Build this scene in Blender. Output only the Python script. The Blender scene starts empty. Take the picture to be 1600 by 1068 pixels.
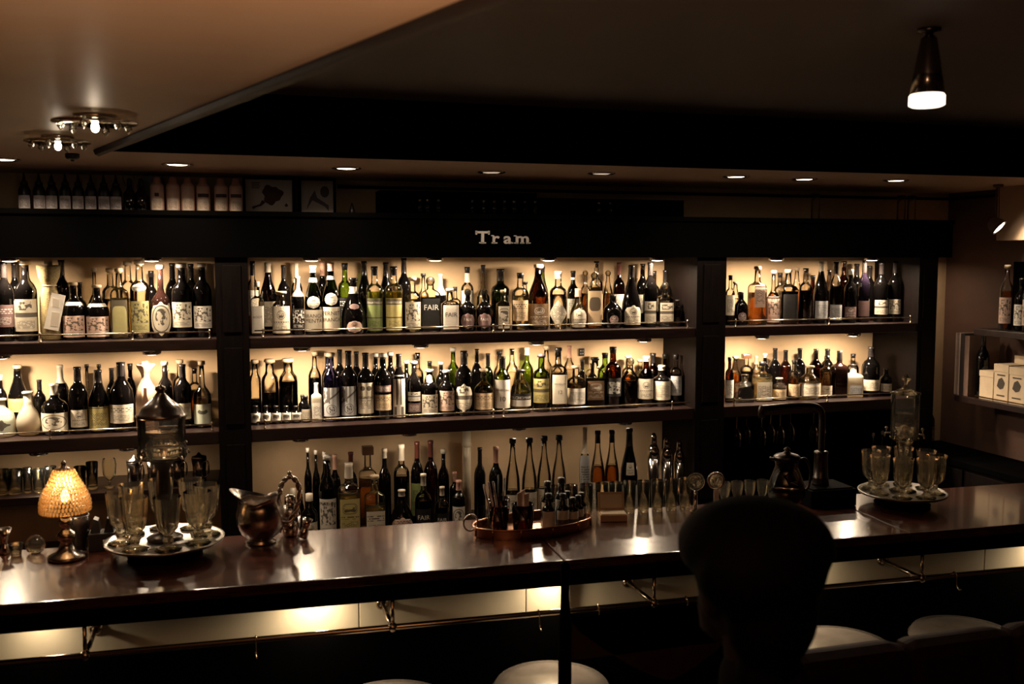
import bpy, bmesh, math, random
from mathutils import Vector, Matrix

random.seed(7)
PI = math.pi
scn = bpy.context.scene
COL = scn.collection

# ---------------------------------------------------------------- camera
F = 1550.0
YAW = math.radians(16.7)
PITCH = math.atan(132.0 / F)
CAM = Vector((0, 0, 1.95))
FWD = Vector((math.sin(YAW) * math.cos(PITCH), math.cos(YAW) * math.cos(PITCH), -math.sin(PITCH)))
RIGHT = Vector((math.cos(YAW), -math.sin(YAW), 0))
UP = RIGHT.cross(FWD)
cd = bpy.data.cameras.new('camera')
cam = bpy.data.objects.new('camera', cd)
COL.objects.link(cam)
m = Matrix((RIGHT, UP, -FWD)).transposed().to_4x4()
m.translation = CAM
cam.matrix_world = m
cd.sensor_width = 36
cd.lens = F / 1600 * 36
cd.clip_start = 0.05
cd.dof.use_dof = True
cd.dof.focus_distance = 3.95
cd.dof.aperture_fstop = 4.0
scn.camera = cam

# ---------------------------------------------------------------- view, world
scn.view_settings.view_transform = 'Standard'
scn.view_settings.look = 'None'
scn.view_settings.gamma = 1
scn.view_settings.use_curve_mapping = False
scn.view_settings.exposure = 0.0
scn.cycles.use_denoising = True
scn.cycles.transparent_max_bounces = 28
scn.cycles.max_bounces = 7
scn.cycles.sample_clamp_indirect = 4.0
w = bpy.data.worlds.new('world')
scn.world = w
w.use_nodes = True
w.node_tree.nodes['Background'].inputs[0].default_value = (1.0, 0.72, 0.5, 1)
w.node_tree.nodes['Background'].inputs[1].default_value = 0.0012

WARM = (1.0, 0.78, 0.54)
P_SHELF = 5.2      # watts of each shelf puck
P_DOWN = 2.2        # ceiling downlights
P_UNDER = 1.1       # lamps beneath the bar
P_UPLIGHT = 17.0    # unseen uplighter added for the ceiling
P_SPOT = 0.8


def ray(u, v):
    return FWD + RIGHT * ((u - 800) / F) + UP * ((534 - v) / F)


def at(u, v, Y):
    r = ray(u, v)
    return CAM + r * ((Y - CAM.y) / r.y)


def atz(u, v, Z):
    r = ray(u, v)
    return CAM + r * ((Z - CAM.z) / r.z)


def depth(p):
    return (p - CAM).dot(FWD)


# ---------------------------------------------------------------- materials
MATS = {}


def nodes_of(m):
    m.use_nodes = True
    nt = m.node_tree
    nt.nodes.clear()
    out = nt.nodes.new('ShaderNodeOutputMaterial')
    return nt, out


def rgba(c):
    return (c[0], c[1], c[2], 1)


def pbr(name, color, rough=0.5, metal=0.0, spec=0.5, coat=0.0, var=0.0, scale=20.0, stretch=None,
        emit=None, estr=0.0, bump=0.0, color2=None):
    if name in MATS:
        return MATS[name]
    m = bpy.data.materials.new(name)
    nt, out = nodes_of(m)
    b = nt.nodes.new('ShaderNodeBsdfPrincipled')
    nt.links.new(b.outputs[0], out.inputs[0])
    b.inputs['Base Color'].default_value = rgba(color)
    b.inputs['Roughness'].default_value = rough
    b.inputs['Metallic'].default_value = metal
    b.inputs['Specular IOR Level'].default_value = spec
    b.inputs['Coat Weight'].default_value = coat
    b.inputs['Coat Roughness'].default_value = 0.08
    if emit:
        b.inputs['Emission Color'].default_value = rgba(emit)
        b.inputs['Emission Strength'].default_value = estr
    tc = nt.nodes.new('ShaderNodeTexCoord')
    mp = nt.nodes.new('ShaderNodeMapping')
    nt.links.new(tc.outputs['Object'], mp.inputs[0])
    if stretch:
        mp.inputs['Scale'].default_value = stretch
    nz = nt.nodes.new('ShaderNodeTexNoise')
    nz.inputs['Scale'].default_value = scale
    nz.inputs['Detail'].default_value = 5
    nt.links.new(mp.outputs[0], nz.inputs['Vector'])
    if var > 0 or color2:
        mix = nt.nodes.new('ShaderNodeMix')
        mix.data_type = 'RGBA'
        mix.inputs[6].default_value = rgba(color)
        c2 = color2 or tuple(max(0, x * (1 - var)) for x in color)
        mix.inputs[7].default_value = rgba(c2)
        rp = nt.nodes.new('ShaderNodeMapRange')
        rp.inputs[1].default_value = 0.35
        rp.inputs[2].default_value = 0.65
        nt.links.new(nz.outputs[0], rp.inputs[0])
        nt.links.new(rp.outputs[0], mix.inputs[0])
        nt.links.new(mix.outputs[2], b.inputs['Base Color'])
    if bump > 0:
        bp = nt.nodes.new('ShaderNodeBump')
        bp.inputs['Strength'].default_value = bump
        bp.inputs['Distance'].default_value = 0.002
        nt.links.new(nz.outputs[0], bp.inputs['Height'])
        nt.links.new(bp.outputs[0], b.inputs['Normal'])
    MATS[name] = m
    return m


def thin(name, tint, dense=2.2, gloss=1.0, rough=0.03, milk=0.0):
    """thin walled glass or liquid: tinted see-through, longer light path (darker) at grazing, fresnel mirror"""
    if name in MATS:
        return MATS[name]
    m = bpy.data.materials.new(name)
    nt, out = nodes_of(m)
    tr = nt.nodes.new('ShaderNodeBsdfTransparent')
    gl = nt.nodes.new('ShaderNodeBsdfGlossy')
    gl.inputs['Roughness'].default_value = rough
    gl.inputs['Color'].default_value = (gloss, gloss, gloss, 1)
    lw = nt.nodes.new('ShaderNodeLayerWeight')
    lw.inputs[0].default_value = 0.35
    mix = nt.nodes.new('ShaderNodeMix')
    mix.data_type = 'RGBA'
    mix.inputs[6].default_value = rgba(tint)
    mix.inputs[7].default_value = rgba(tuple(t ** dense * 0.75 for t in tint))
    nt.links.new(lw.outputs['Facing'], mix.inputs[0])
    nt.links.new(mix.outputs[2], tr.inputs[0])
    fr = nt.nodes.new('ShaderNodeFresnel')
    fr.inputs[0].default_value = 1.5
    mul = nt.nodes.new('ShaderNodeMath')
    mul.operation = 'MULTIPLY'
    mul.inputs[1].default_value = 1.3
    mul.use_clamp = True
    nt.links.new(fr.outputs[0], mul.inputs[0])
    ms = nt.nodes.new('ShaderNodeMixShader')
    nt.links.new(mul.outputs[0], ms.inputs[0])
    nt.links.new(gl.outputs[0], ms.inputs[2])
    if milk > 0:
        df = nt.nodes.new('ShaderNodeBsdfTranslucent')
        df.inputs[0].default_value = rgba(tuple(min(1, t) for t in tint))
        d2 = nt.nodes.new('ShaderNodeBsdfDiffuse')
        d2.inputs[0].default_value = rgba(tint)
        ma = nt.nodes.new('ShaderNodeMixShader')
        ma.inputs[0].default_value = 0.5
        nt.links.new(df.outputs[0], ma.inputs[1])
        nt.links.new(d2.outputs[0], ma.inputs[2])
        mm = nt.nodes.new('ShaderNodeMixShader')
        mm.inputs[0].default_value = milk
        nt.links.new(tr.outputs[0], mm.inputs[1])
        nt.links.new(ma.outputs[0], mm.inputs[2])
        nt.links.new(mm.outputs[0], ms.inputs[1])
    else:
        nt.links.new(tr.outputs[0], ms.inputs[1])
    nt.links.new(ms.outputs[0], out.inputs[0])
    MATS[name] = m
    return m


def crystal(name, tint=(0.97, 0.94, 0.84), milk=0.035, mix=0.6):
    """cut table glass: part refracting solid, part clear thin wall, a little bloom"""
    m = thin(name, tint, 3.0, milk=milk)
    nt = m.node_tree
    out = [n for n in nt.nodes if n.type == 'OUTPUT_MATERIAL'][0]
    src = out.inputs[0].links[0].from_socket
    gb = nt.nodes.new('ShaderNodeBsdfGlass')
    gb.inputs['IOR'].default_value = 1.35
    gb.inputs['Roughness'].default_value = 0.02
    gb.inputs['Color'].default_value = rgba(tint)
    mx = nt.nodes.new('ShaderNodeMixShader')
    mx.inputs[0].default_value = mix
    nt.links.new(src, mx.inputs[1])
    nt.links.new(gb.outputs[0], mx.inputs[2])
    nt.links.new(mx.outputs[0], out.inputs[0])
    return m


def emis(name, color, s):
    return pbr(name, (0.8, 0.75, 0.7), 0.4, emit=color, estr=s)


def printed(kind, paper, ink):
    """flat print on a paper label, in the label's own UV space"""
    name = 'label_print_%s_%s_%s' % (kind, '%02d%02d%02d' % tuple(int(c * 99) for c in paper),
                                     '%02d%02d%02d' % tuple(int(c * 99) for c in ink))
    if name in MATS:
        return MATS[name]
    m = bpy.data.materials.new(name)
    nt, out = nodes_of(m)
    b = nt.nodes.new('ShaderNodeBsdfPrincipled')
    b.inputs['Roughness'].default_value = 0.55
    nt.links.new(b.outputs[0], out.inputs[0])
    N = nt.nodes.new
    L = nt.links.new
    uv = N('ShaderNodeTexCoord')
    sep = N('ShaderNodeSeparateXYZ')
    L(uv.outputs['UV'], sep.inputs[0])
    X, Y = sep.outputs[0], sep.outputs[1]

    def mth(op, a, b_=None, c_=None):
        n = N('ShaderNodeMath')
        n.operation = op
        for i, q in enumerate((a, b_, c_)):
            if q is None:
                continue
            if isinstance(q, (int, float)):
                n.inputs[i].default_value = q
            else:
                L(q, n.inputs[i])
        return n.outputs[0]

    def box(x0, x1, y0, y1):
        ax = mth('MULTIPLY', mth('GREATER_THAN', X, x0), mth('LESS_THAN', X, x1))
        ay = mth('MULTIPLY', mth('GREATER_THAN', Y, y0), mth('LESS_THAN', Y, y1))
        return mth('MULTIPLY', ax, ay)

    def disc(cx, cy, rx, ry):
        dx = mth('DIVIDE', mth('SUBTRACT', X, cx), rx)
        dy = mth('DIVIDE', mth('SUBTRACT', Y, cy), ry)
        return mth('LESS_THAN', mth('ADD', mth('MULTIPLY', dx, dx), mth('MULTIPLY', dy, dy)), 1.0)

    def ring(cx, cy, rx, ry, k=0.75):
        return mth('SUBTRACT', disc(cx, cy, rx, ry), disc(cx, cy, rx * k, ry * k))

    def rows(scale):
        br = N('ShaderNodeTexBrick')
        br.inputs['Scale'].default_value = scale
        br.inputs['Color1'].default_value = (1, 1, 1, 1)
        br.inputs['Color2'].default_value = (0.5, 0.5, 0.5, 1)
        br.inputs['Mortar'].default_value = (0, 0, 0, 1)
        br.inputs['Mortar Size'].default_value = 0.07
        br.inputs['Brick Width'].default_value = 0.45
        br.inputs['Row Height'].default_value = 0.3
        L(uv.outputs['UV'], br.inputs['Vector'])
        return mth('GREATER_THAN', br.outputs['Color'], 0.6)

    def blot(scale, thr):
        n = N('ShaderNodeTexNoise')
        n.inputs['Scale'].default_value = scale
        n.inputs['Detail'].default_value = 3
        L(uv.outputs['UV'], n.inputs['Vector'])
        return mth('GREATER_THAN', n.outputs[0], thr)

    mx = lambda a, c: mth('MAXIMUM', a, c)
    an = lambda a, c: mth('MULTIPLY', a, c)
    if kind == 'lines':
        f = an(rows(6), box(.15, .85, .15, .8))
    elif kind == 'title':
        f = mx(an(rows(3.2), box(.08, .92, .6, .82)), an(rows(8), box(.2, .8, .12, .45)))
    elif kind == 'emblem':
        f = mx(mx(ring(.5, .68, .2, .17, .86), an(blot(9, .5), disc(.5, .68, .14, .12))), mx(an(rows(4), box(.1, .9, .34, .46)), an(rows(9), box(.2, .8, .1, .28))))
    elif kind == 'pic':
        f = mx(an(blot(8, .53), box(.08, .92, .3, .92)), an(rows(8), box(.15, .85, .08, .22)))
    elif kind == 'band':
        f = mx(box(0, 1, .44, .58), mx(an(rows(9), box(.15, .85, .08, .34)), an(blot(7, .52), box(.25, .75, .66, .92))))
    elif kind == 'oval':
        f = disc(.5, .62, .28, .2)
    elif kind == 'ovalpic':
        f = mx(ring(.5, .5, .42, .4, .9), an(blot(6, .5), disc(.5, .55, .25, .25)))
    elif kind == 'star':
        f = mx(an(mx(disc(.5, .5, .1, .32), mx(disc(.5, .5, .34, .09), disc(.5, .5, .19, .19))), box(0, 1, 0, 1)),
               box(.3, .7, .06, .1))
    elif kind == 'leaf':
        f = an(disc(.5, .62, .24, .13), mth('SUBTRACT', 1.0, disc(.5, .73, .13, .07)))
    elif kind == 'frame':
        f = mx(mth('SUBTRACT', box(.04, .96, .03, .97), box(.1, .9, .07, .93)), an(rows(6), box(.2, .8, .2, .75)))
    elif kind == 'bird':
        f = mx(mx(ring(.5, .24, .3, .17, .88), an(blot(8, .5), disc(.5, .24, .2, .12))), mx(an(blot(4, .46), box(.0, .42, .45, 1)), mth('LESS_THAN', mth('ABSOLUTE', mth('SUBTRACT', Y, mth('MULTIPLY_ADD', X, .45, .42))), .035)))
    elif kind == 'moth':
        f = mx(mx(disc(.32, .82, .14, .08), disc(.68, .82, .14, .08)), an(rows(6), box(.2, .8, .15, .45)))
    elif kind == 'tower':
        f = mx(mx(box(.3, .42, .3, .95), box(.58, .7, .3, .95)), mx(box(.15, .35, 0, .25), box(.65, .85, 0, .25)))
    elif kind == 'arch':
        f = mth('SUBTRACT', box(0, 1, 0, 1), mx(disc(.5, .55, .36, .28), box(.14, .86, .05, .55)))
    elif kind == 'topband':
        f = mx(box(0, 1, .80, .99), mx(box(0, 1, .38, .42), an(rows(9), box(.2, .8, .12, .3))))
    elif kind == 'lower':
        f = box(0, 1, 0, .5)
    else:
        f = box(2, 3, 2, 3)
    nz = N('ShaderNodeTexNoise')
    nz.inputs['Scale'].default_value = 9
    L(uv.outputs['UV'], nz.inputs['Vector'])
    pm = N('ShaderNodeMix')
    pm.data_type = 'RGBA'
    pm.inputs[6].default_value = rgba(paper)
    pm.inputs[7].default_value = rgba(tuple(c * .82 for c in paper))
    L(nz.outputs[0], pm.inputs[0])
    mi = N('ShaderNodeMix')
    mi.data_type = 'RGBA'
    mi.inputs[7].default_value = rgba(ink)
    L(pm.outputs[2], mi.inputs[6])
    L(mth('MULTIPLY', f, .9), mi.inputs[0])
    L(mi.outputs[2], b.inputs['Base Color'])
    MATS[name] = m
    return m


M_WALL = pbr('cream_plaster', (0.76, 0.53, 0.32), 0.8, var=0.18, scale=5, bump=0.1)
M_CEIL = pbr('cream_ceiling', (0.60, 0.42, 0.29), 0.45, var=0.12, scale=2, spec=0.4)
M_CEIL_D = pbr('dark_brown_ceiling', (0.075, 0.045, 0.035), 0.6, var=0.2, scale=3)
M_BROWN = pbr('brown_wall_paint', (0.11, 0.055, 0.038), 0.75, var=0.2, scale=6)
M_BLACKP = pbr('black_paint', (0.0012, 0.001, 0.001), 0.8, spec=0.02)
M_FLOOR = pbr('dark_floorboards', (0.03, 0.018, 0.012), 0.5, var=0.4, scale=6, stretch=(8, 1, 1))
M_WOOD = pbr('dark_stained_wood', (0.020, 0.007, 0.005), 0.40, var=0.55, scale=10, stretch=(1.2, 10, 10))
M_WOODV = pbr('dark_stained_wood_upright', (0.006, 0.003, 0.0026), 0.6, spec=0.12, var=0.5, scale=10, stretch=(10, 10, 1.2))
M_BAR = pbr('polished_red_brown_wood', (0.066, 0.018, 0.010), 0.24, var=0.5, scale=7, stretch=(1, 9, 9), coat=0.5)
M_CREAMP = pbr('cream_painted_panel', (0.62, 0.54, 0.38), 0.5, var=0.1, scale=8)
M_BRASS = pbr('aged_brass', (0.70, 0.48, 0.24), 0.22, metal=1)
M_SILVER = pbr('tarnished_silver', (0.66, 0.58, 0.52), 0.2, metal=1, var=0.3, scale=14)
M_CHROME = pbr('chrome', (0.75, 0.70, 0.66), 0.1, metal=1)
M_DMETAL = pbr('dark_metal', (0.10, 0.085, 0.08), 0.3, metal=1)
M_STEEL = pbr('warm_steel', (0.62, 0.50, 0.38), 0.2, metal=1)
M_TRAY = pbr('dull_silver_tray', (0.30, 0.26, 0.23), 0.3, metal=1, var=.3, scale=12)
M_COPPER = pbr('copper_tray', (0.52, 0.27, 0.17), 0.24, metal=1)
M_BLACK = pbr('black_plastic', (0.012, 0.010, 0.010), 0.35)
M_WHITE = pbr('white_plastic', (0.80, 0.74, 0.66), 0.4)
M_CORK = pbr('pale_cork', (0.66, 0.50, 0.34), 0.75, var=0.35, scale=60)
M_FOILK = pbr('black_foil', (0.016, 0.013, 0.013), 0.25, spec=0.7)
M_FOILR = pbr('red_brown_foil', (0.10, 0.03, 0.022), 0.3)
M_FOILP = pbr('pink_copper_foil', (0.60, 0.33, 0.25), 0.32)
M_FOILC = pbr('cream_foil', (0.72, 0.62, 0.50), 0.4, var=0.2)
M_LEATH = pbr('oxblood_leather', (0.026, 0.007, 0.006), 0.6, spec=.08, var=0.3, scale=40, bump=0.3)
M_SEAT = pbr('pale_worn_leather', (0.42, 0.36, 0.30), 0.22, coat=.5, var=0.3, scale=9, bump=0.1)
M_LENS = emis('lit_lamp_lens', (1, 0.86, 0.66), 9.0)
M_RUB = pbr('black_rubber', (0.01, 0.01, 0.01), 0.7)

GLASS = {
    'k': (pbr('black_glass', (0.0022, 0.0018, 0.0018), 0.045, spec=0.45), 'black'),
    'g': (thin('dark_green_glass', (0.10, 0.16, 0.05), 1.6), 'dark green'),
    'G': (thin('green_glass', (0.42, 0.60, 0.16), 2.2), 'green'),
    'b': (thin('brown_glass', (0.22, 0.09, 0.035), 1.6), 'brown'),
    'r': (pbr('dark_red_glass', (0.012, 0.005, 0.004), 0.05, spec=0.5), 'dark red'),
    'c': (thin('clear_glass', (0.97, 0.95, 0.90), 5.0), 'clear'),
    'v': (thin('violet_blue_glass', (0.30, 0.32, 0.55), 1.8), 'violet blue'),
    'f': (thin('frosted_glass', (0.86, 0.78, 0.62), 2, rough=0.3, milk=0.75), 'frosted white'),
    'p': (pbr('purple_black_glass', (0.006, 0.004, 0.008), 0.06), 'purple black'),
}
LIQ = {
    'c': thin('clear_spirit', (0.98, 0.96, 0.90), 2.0),
    'y': thin('straw_spirit', (0.97, 0.85, 0.52), 1.6, milk=.07),
    'a': thin('amber_spirit', (0.80, 0.47, 0.18), 1.5, milk=.05),
    'd': thin('dark_liqueur', (0.07, 0.03, 0.018), 1.4),
    'G': thin('green_liqueur', (0.62, 0.68, 0.22), 1.6, milk=.25),
    'Y': thin('yellow_liqueur', (0.85, 0.74, 0.18), 1.6, milk=.25),
}
GCLEAR = crystal('crystal_glass')
GBULB = thin('lamp_glass', (0.95, 0.93, 0.88), 4.5)
GWATER = crystal('water', (0.99, 0.97, 0.90), 0.04, 0.85)
GDRUM = thin('fountain_glass', (0.99, 0.98, 0.95), 1.5, milk=.03)

PAP = {'c': (0.74, 0.66, 0.52), 'w': (0.82, 0.76, 0.66), 't': (0.62, 0.45, 0.28), 'y': (0.56, 0.47, 0.18),
       'o': (0.40, 0.36, 0.16), 'm': (0.22, 0.13, 0.125), 'p': (0.58, 0.40, 0.32), 'k': (0.009, 0.008, 0.008),
       'l': (0.22, 0.27, 0.09), 's': (0.46, 0.46, 0.46), 'n': (0.28, 0.17, 0.09), 'g': (0.62, 0.66, 0.52)}
PAPW = {'c': 'cream', 'w': 'white', 't': 'tan', 'y': 'yellow', 'o': 'olive', 'm': 'mauve', 'p': 'pink', 'k': 'black',
        'l': 'green', 's': 'silver', 'n': 'brown', 'g': 'pale green'}
INK = (0.06, 0.045, 0.035)
INKW = (0.75, 0.7, 0.62)


# ---------------------------------------------------------------- mesh helpers
def link(name, me, mat=None, parent=None, smooth=True):
    if mat is not None and not me.materials:
        me.materials.append(mat)
    o = bpy.data.objects.new(name, me)
    COL.objects.link(o)
    if parent is not None:
        o.parent = parent
    return o


def mesh(name, verts, faces, smooth=True, uvs=None):
    me = bpy.data.meshes.new(name)
    me.from_pydata([tuple(v) for v in verts], [], faces)
    if uvs:
        ul = me.uv_layers.new(name='UVMap')
        for lp in me.loops:
            ul.data[lp.index].uv = uvs[lp.vertex_index]
    if smooth:
        me.polygons.foreach_set('use_smooth', [True] * len(me.polygons))
    me.update()
    return me


class MB:
    """collects shapes for ONE mesh object"""

    def __init__(s):
        s.v, s.f, s.sm = [], [], []

    def add(s, verts, faces, smooth=True):
        n = len(s.v)
        s.v += [tuple(v) for v in verts]
        s.f += [tuple(i + n for i in f) for f in faces]
        s.sm += [smooth] * len(faces)
        return s

    def box(s, x0, x1, y0, y1, z0, z1, bev=0.0):
        if bev > 0:
            bm = bmesh.new()
            bmesh.ops.create_cube(bm, size=1)
            for v in bm.verts:
                v.co = Vector(((x0 + x1) / 2 + v.co.x * (x1 - x0), (y0 + y1) / 2 + v.co.y * (y1 - y0),
                               (z0 + z1) / 2 + v.co.z * (z1 - z0)))
            bmesh.ops.bevel(bm, geom=bm.edges[:], offset=bev, segments=2, affect='EDGES', profile=0.6)
            bm.verts.index_update()
            s.add([v.co.copy() for v in bm.verts], [[v.index for v in f.verts] for f in bm.faces], False)
            bm.free()
            return s
        vs = [(x, y, z) for z in (z0, z1) for y in (y0, y1) for x in (x0, x1)]
        s.add(vs, [(0, 2, 3, 1), (4, 5, 7, 6), (0, 1, 5, 4), (2, 6, 7, 3), (0, 4, 6, 2), (1, 3, 7, 5)], False)
        return s

    def lathe(s, prof, c=(0, 0, 0), n=20, flute=0, fl=0.0, cap=True):
        vs, fs = [], []
        for (z, r) in prof:
            for k in range(n):
                a = 2 * PI * k / n
                rr = r * (1 + (fl * math.cos(flute * a) if flute else 0))
                vs.append((c[0] + rr * math.cos(a), c[1] + rr * math.sin(a), c[2] + z))
        for j in range(len(prof) - 1):
            for k in range(n):
                k2 = (k + 1) % n
                fs.append((j * n + k, j * n + k2, (j + 1) * n + k2, (j + 1) * n + k))
        if cap:
            if prof[0][1] > 1e-5:
                fs.append(tuple(range(n - 1, -1, -1)))
            if prof[-1][1] > 1e-5:
                fs.append(tuple((len(prof) - 1) * n + k for k in range(n)))
        s.add(vs, fs, True)
        return s

    def tube(s, pts, r, n=10, closed=False):
        pts = [Vector(p) for p in pts]
        rs = r if isinstance(r, (list, tuple)) else [r] * len(pts)
        vs, fs = [], []
        ref = Vector((0, 0, 1))
        N = len(pts)
        prev = None
        for i, p in enumerate(pts):
            a = pts[(i - 1) % N] if (i > 0 or closed) else p
            b = pts[(i + 1) % N] if (i < N - 1 or closed) else p
            d = (b - a).normalized()
            if prev is None:
                q = ref if abs(d.z) < 0.9 else Vector((1, 0, 0))
                x = d.cross(q).normalized()
            else:
                x = (prev - d * prev.dot(d)).normalized()
            prev = x
            y = d.cross(x)
            for k in range(n):
                t = 2 * PI * k / n
                vs.append(p + (x * math.cos(t) + y * math.sin(t)) * rs[i])
        for i in range(N if closed else N - 1):
            i2 = (i + 1) % N
            for k in range(n):
                k2 = (k + 1) % n
                fs.append((i * n + k, i * n + k2, i2 * n + k2, i2 * n + k))
        if not closed:
            fs.append(tuple(range(n - 1, -1, -1)))
            fs.append(tuple((N - 1) * n + k for k in range(n)))
        s.add(vs, fs, True)
        return s

    def prism(s, poly, y0, y1):
        """polygon in x,z extruded along y"""
        n = len(poly)
        vs = [(x, y0, z) for x, z in poly] + [(x, y1, z) for x, z in poly]
        fs = [tuple(range(n)), tuple(range(2 * n - 1, n - 1, -1))]
        for i in range(n):
            j = (i + 1) % n
            fs.append((i, i + n, j + n, j))
        s.add(vs, fs, False)
        return s

    def ball(s, c, r, n=10, m=6, sc=(1, 1, 1)):
        prof = []
        vs, fs = [], []
        for j in range(m + 1):
            t = PI * j / m
            for k in range(n):
                a = 2 * PI * k / n
                vs.append((c[0] + r * sc[0] * math.sin(t) * math.cos(a), c[1] + r * sc[1] * math.sin(t) * math.sin(a),
                           c[2] - r * sc[2] * math.cos(t)))
        for j in range(m):
            for k in range(n):
                k2 = (k + 1) % n
                fs.append((j * n + k, j * n + k2, (j + 1) * n + k2, (j + 1) * n + k))
        s.add(vs, fs, True)
        return s

    def build(s, name, mat, parent=None, loc=None, rot=None):
        me = bpy.data.meshes.new(name)
        me.from_pydata(s.v, [], s.f)
        me.polygons.foreach_set('use_smooth', s.sm)
        me.update()
        o = link(name, me, mat, parent)
        if loc is not None:
            o.location = loc
        if rot is not None:
            o.rotation_euler = rot
        return o


def tag(o, label, cat, group=None, kind=None):
    o['label'] = label
    o['category'] = cat
    if group:
        o['group'] = group
    if kind:
        o['kind'] = kind
    return o


def thing(name, label, cat, loc=(0, 0, 0), rz=0.0, group=None):
    o = bpy.data.objects.new(name, None)
    o.empty_display_size = 0.05
    COL.objects.link(o)
    o.location = loc
    o.rotation_euler = (0, 0, rz)
    return tag(o, label, cat, group)


def struct(o, label=None):
    o['kind'] = 'structure'
    if label:
        o['label'] = label
    return o


def clone(root, loc, rz, label, group=None):
    r = root.copy()
    COL.objects.link(r)
    r.location = loc
    r.rotation_euler = (0, 0, rz)
    r['label'] = label
    if group:
        r['group'] = group
    for ch in list(root.children):
        c = ch.copy()
        COL.objects.link(c)
        c.parent = r
        for g in list(ch.children):
            d = g.copy()
            COL.objects.link(d)
            d.parent = c
    return r


ORD = ['zeroth', 'first', 'second', 'third', 'fourth', 'fifth', 'sixth', 'seventh', 'eighth', 'ninth', 'tenth',
       'eleventh', 'twelfth', 'thirteenth', 'fourteenth', 'fifteenth', 'sixteenth', 'seventeenth', 'eighteenth',
       'nineteenth', 'twentieth', 'twenty-first', 'twenty-second', 'twenty-third', 'twenty-fourth', 'twenty-fifth',
       'twenty-sixth', 'twenty-seventh', 'twenty-eighth', 'twenty-ninth', 'thirtieth', 'thirty-first',
       'thirty-second', 'thirty-third', 'thirty-fourth', 'thirty-fifth', 'thirty-sixth', 'thirty-seventh',
       'thirty-eighth', 'thirty-ninth', 'fortieth']

TEXT_CACHE = {}


def text_mesh(body, ext=0.0, off=0.0):
    """(verts, faces) of the words, one unit tall letters, centred"""
    key = (body, ext, off)
    if key in TEXT_CACHE:
        return TEXT_CACHE[key]
    cu = bpy.data.curves.new('txt', 'FONT')
    cu.body = body
    cu.size = 1
    cu.align_x = 'CENTER'
    cu.resolution_u = 3
    cu.extrude = ext
    cu.offset = off
    o = bpy.data.objects.new('txt', cu)
    COL.objects.link(o)
    bpy.context.view_layer.update()
    me = bpy.data.meshes.new_from_object(o.evaluated_get(bpy.context.evaluated_depsgraph_get()))
    vs = [v.co.copy() for v in me.vertices]
    fs = [tuple(p.vertices) for p in me.polygons]
    bpy.data.objects.remove(o)
    bpy.data.curves.remove(cu)
    bpy.data.meshes.remove(me)
    TEXT_CACHE[key] = (vs, fs)
    return vs, fs


def disc_light(name, loc, r, power, color=WARM, spread=150, rot=(0, 0, 0), parent=None):
    ld = bpy.data.lights.new(name, 'AREA')
    ld.shape = 'DISK'
    ld.size = 2 * r
    ld.energy = power
    ld.color = color
    ld.spread = math.radians(spread)
    o = bpy.data.objects.new(name, ld)
    COL.objects.link(o)
    o.location = loc
    o.rotation_euler = rot
    if parent:
        o.parent = parent
    return o


# ================================================================= THE ROOM
Y_WALL = 4.33
Y_SHELF = 4.0
Z_LOW = 2.28
Z_HIGH = 2.47
X_RIGHT = 3.67
X_LEFT = -2.4
Y_BACK = -2.2
Z_BAR = 1.07
Z_TOP = 1.636      # upper shelf
Z_MID = 1.274      # middle shelf
Z_CNT = 0.80       # counter of the back bar
Z_HDR = 2.127
Y_SOF = 3.33

struct(MB().box(X_LEFT, X_RIGHT + .2, Y_BACK, Y_WALL + .1, -.08, 0).build('floor', M_FLOOR))
struct(MB().box(X_LEFT, X_RIGHT + .2, Y_WALL, Y_WALL + .1, 0, 2.6).build('wall_back', M_WALL))
struct(MB().box(X_RIGHT, X_RIGHT + .1, Y_BACK, Y_WALL, 0, 2.6).build('wall_right', M_BROWN))
struct(MB().box(X_LEFT - .1, X_LEFT, Y_BACK, Y_WALL, 0, 2.6).build('wall_left', M_BROWN))
struct(MB().box(X_LEFT, X_RIGHT, Y_BACK - .1, Y_BACK, 0, 2.6).build('wall_rear', M_BROWN))
# the low ceiling: over the bar and to the left of a slanting edge; the raised ceiling lies to its right
DA = Vector((-.33, 3.33))
DD = (Vector((.333, 1.226)) - Vector((-.33, 3.30))).normalized()
DB = DA + DD * ((Y_BACK - DA.y) / DD.y)
lowp = [(X_LEFT, Y_BACK), (DB.x, DB.y), (DA.x, DA.y), (X_RIGHT, Y_SOF + .02), (X_RIGHT, Y_WALL), (X_LEFT, Y_WALL)]


def slab(name, poly, z0, z1, mat):
    n = len(poly)
    vs = [(x, y, z0) for x, y in poly] + [(x, y, z1) for x, y in poly]
    fs = [tuple(range(n - 1, -1, -1)), tuple(range(n, 2 * n))]
    for i in range(n):
        j = (i + 1) % n
        fs.append((i, j, j + n, i + n))
    return struct(link(name, mesh(name, vs, fs, False), mat))


slab('ceiling_low', lowp, Z_LOW, Z_LOW + .02, M_CEIL)
slab('ceiling_raised', [(DB.x - .4, Y_BACK), (X_RIGHT, Y_BACK), (X_RIGHT, Y_SOF + .05), (DA.x - .2, Y_SOF + .05)],
     Z_HIGH, Z_HIGH + .02, M_CEIL_D)
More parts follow.
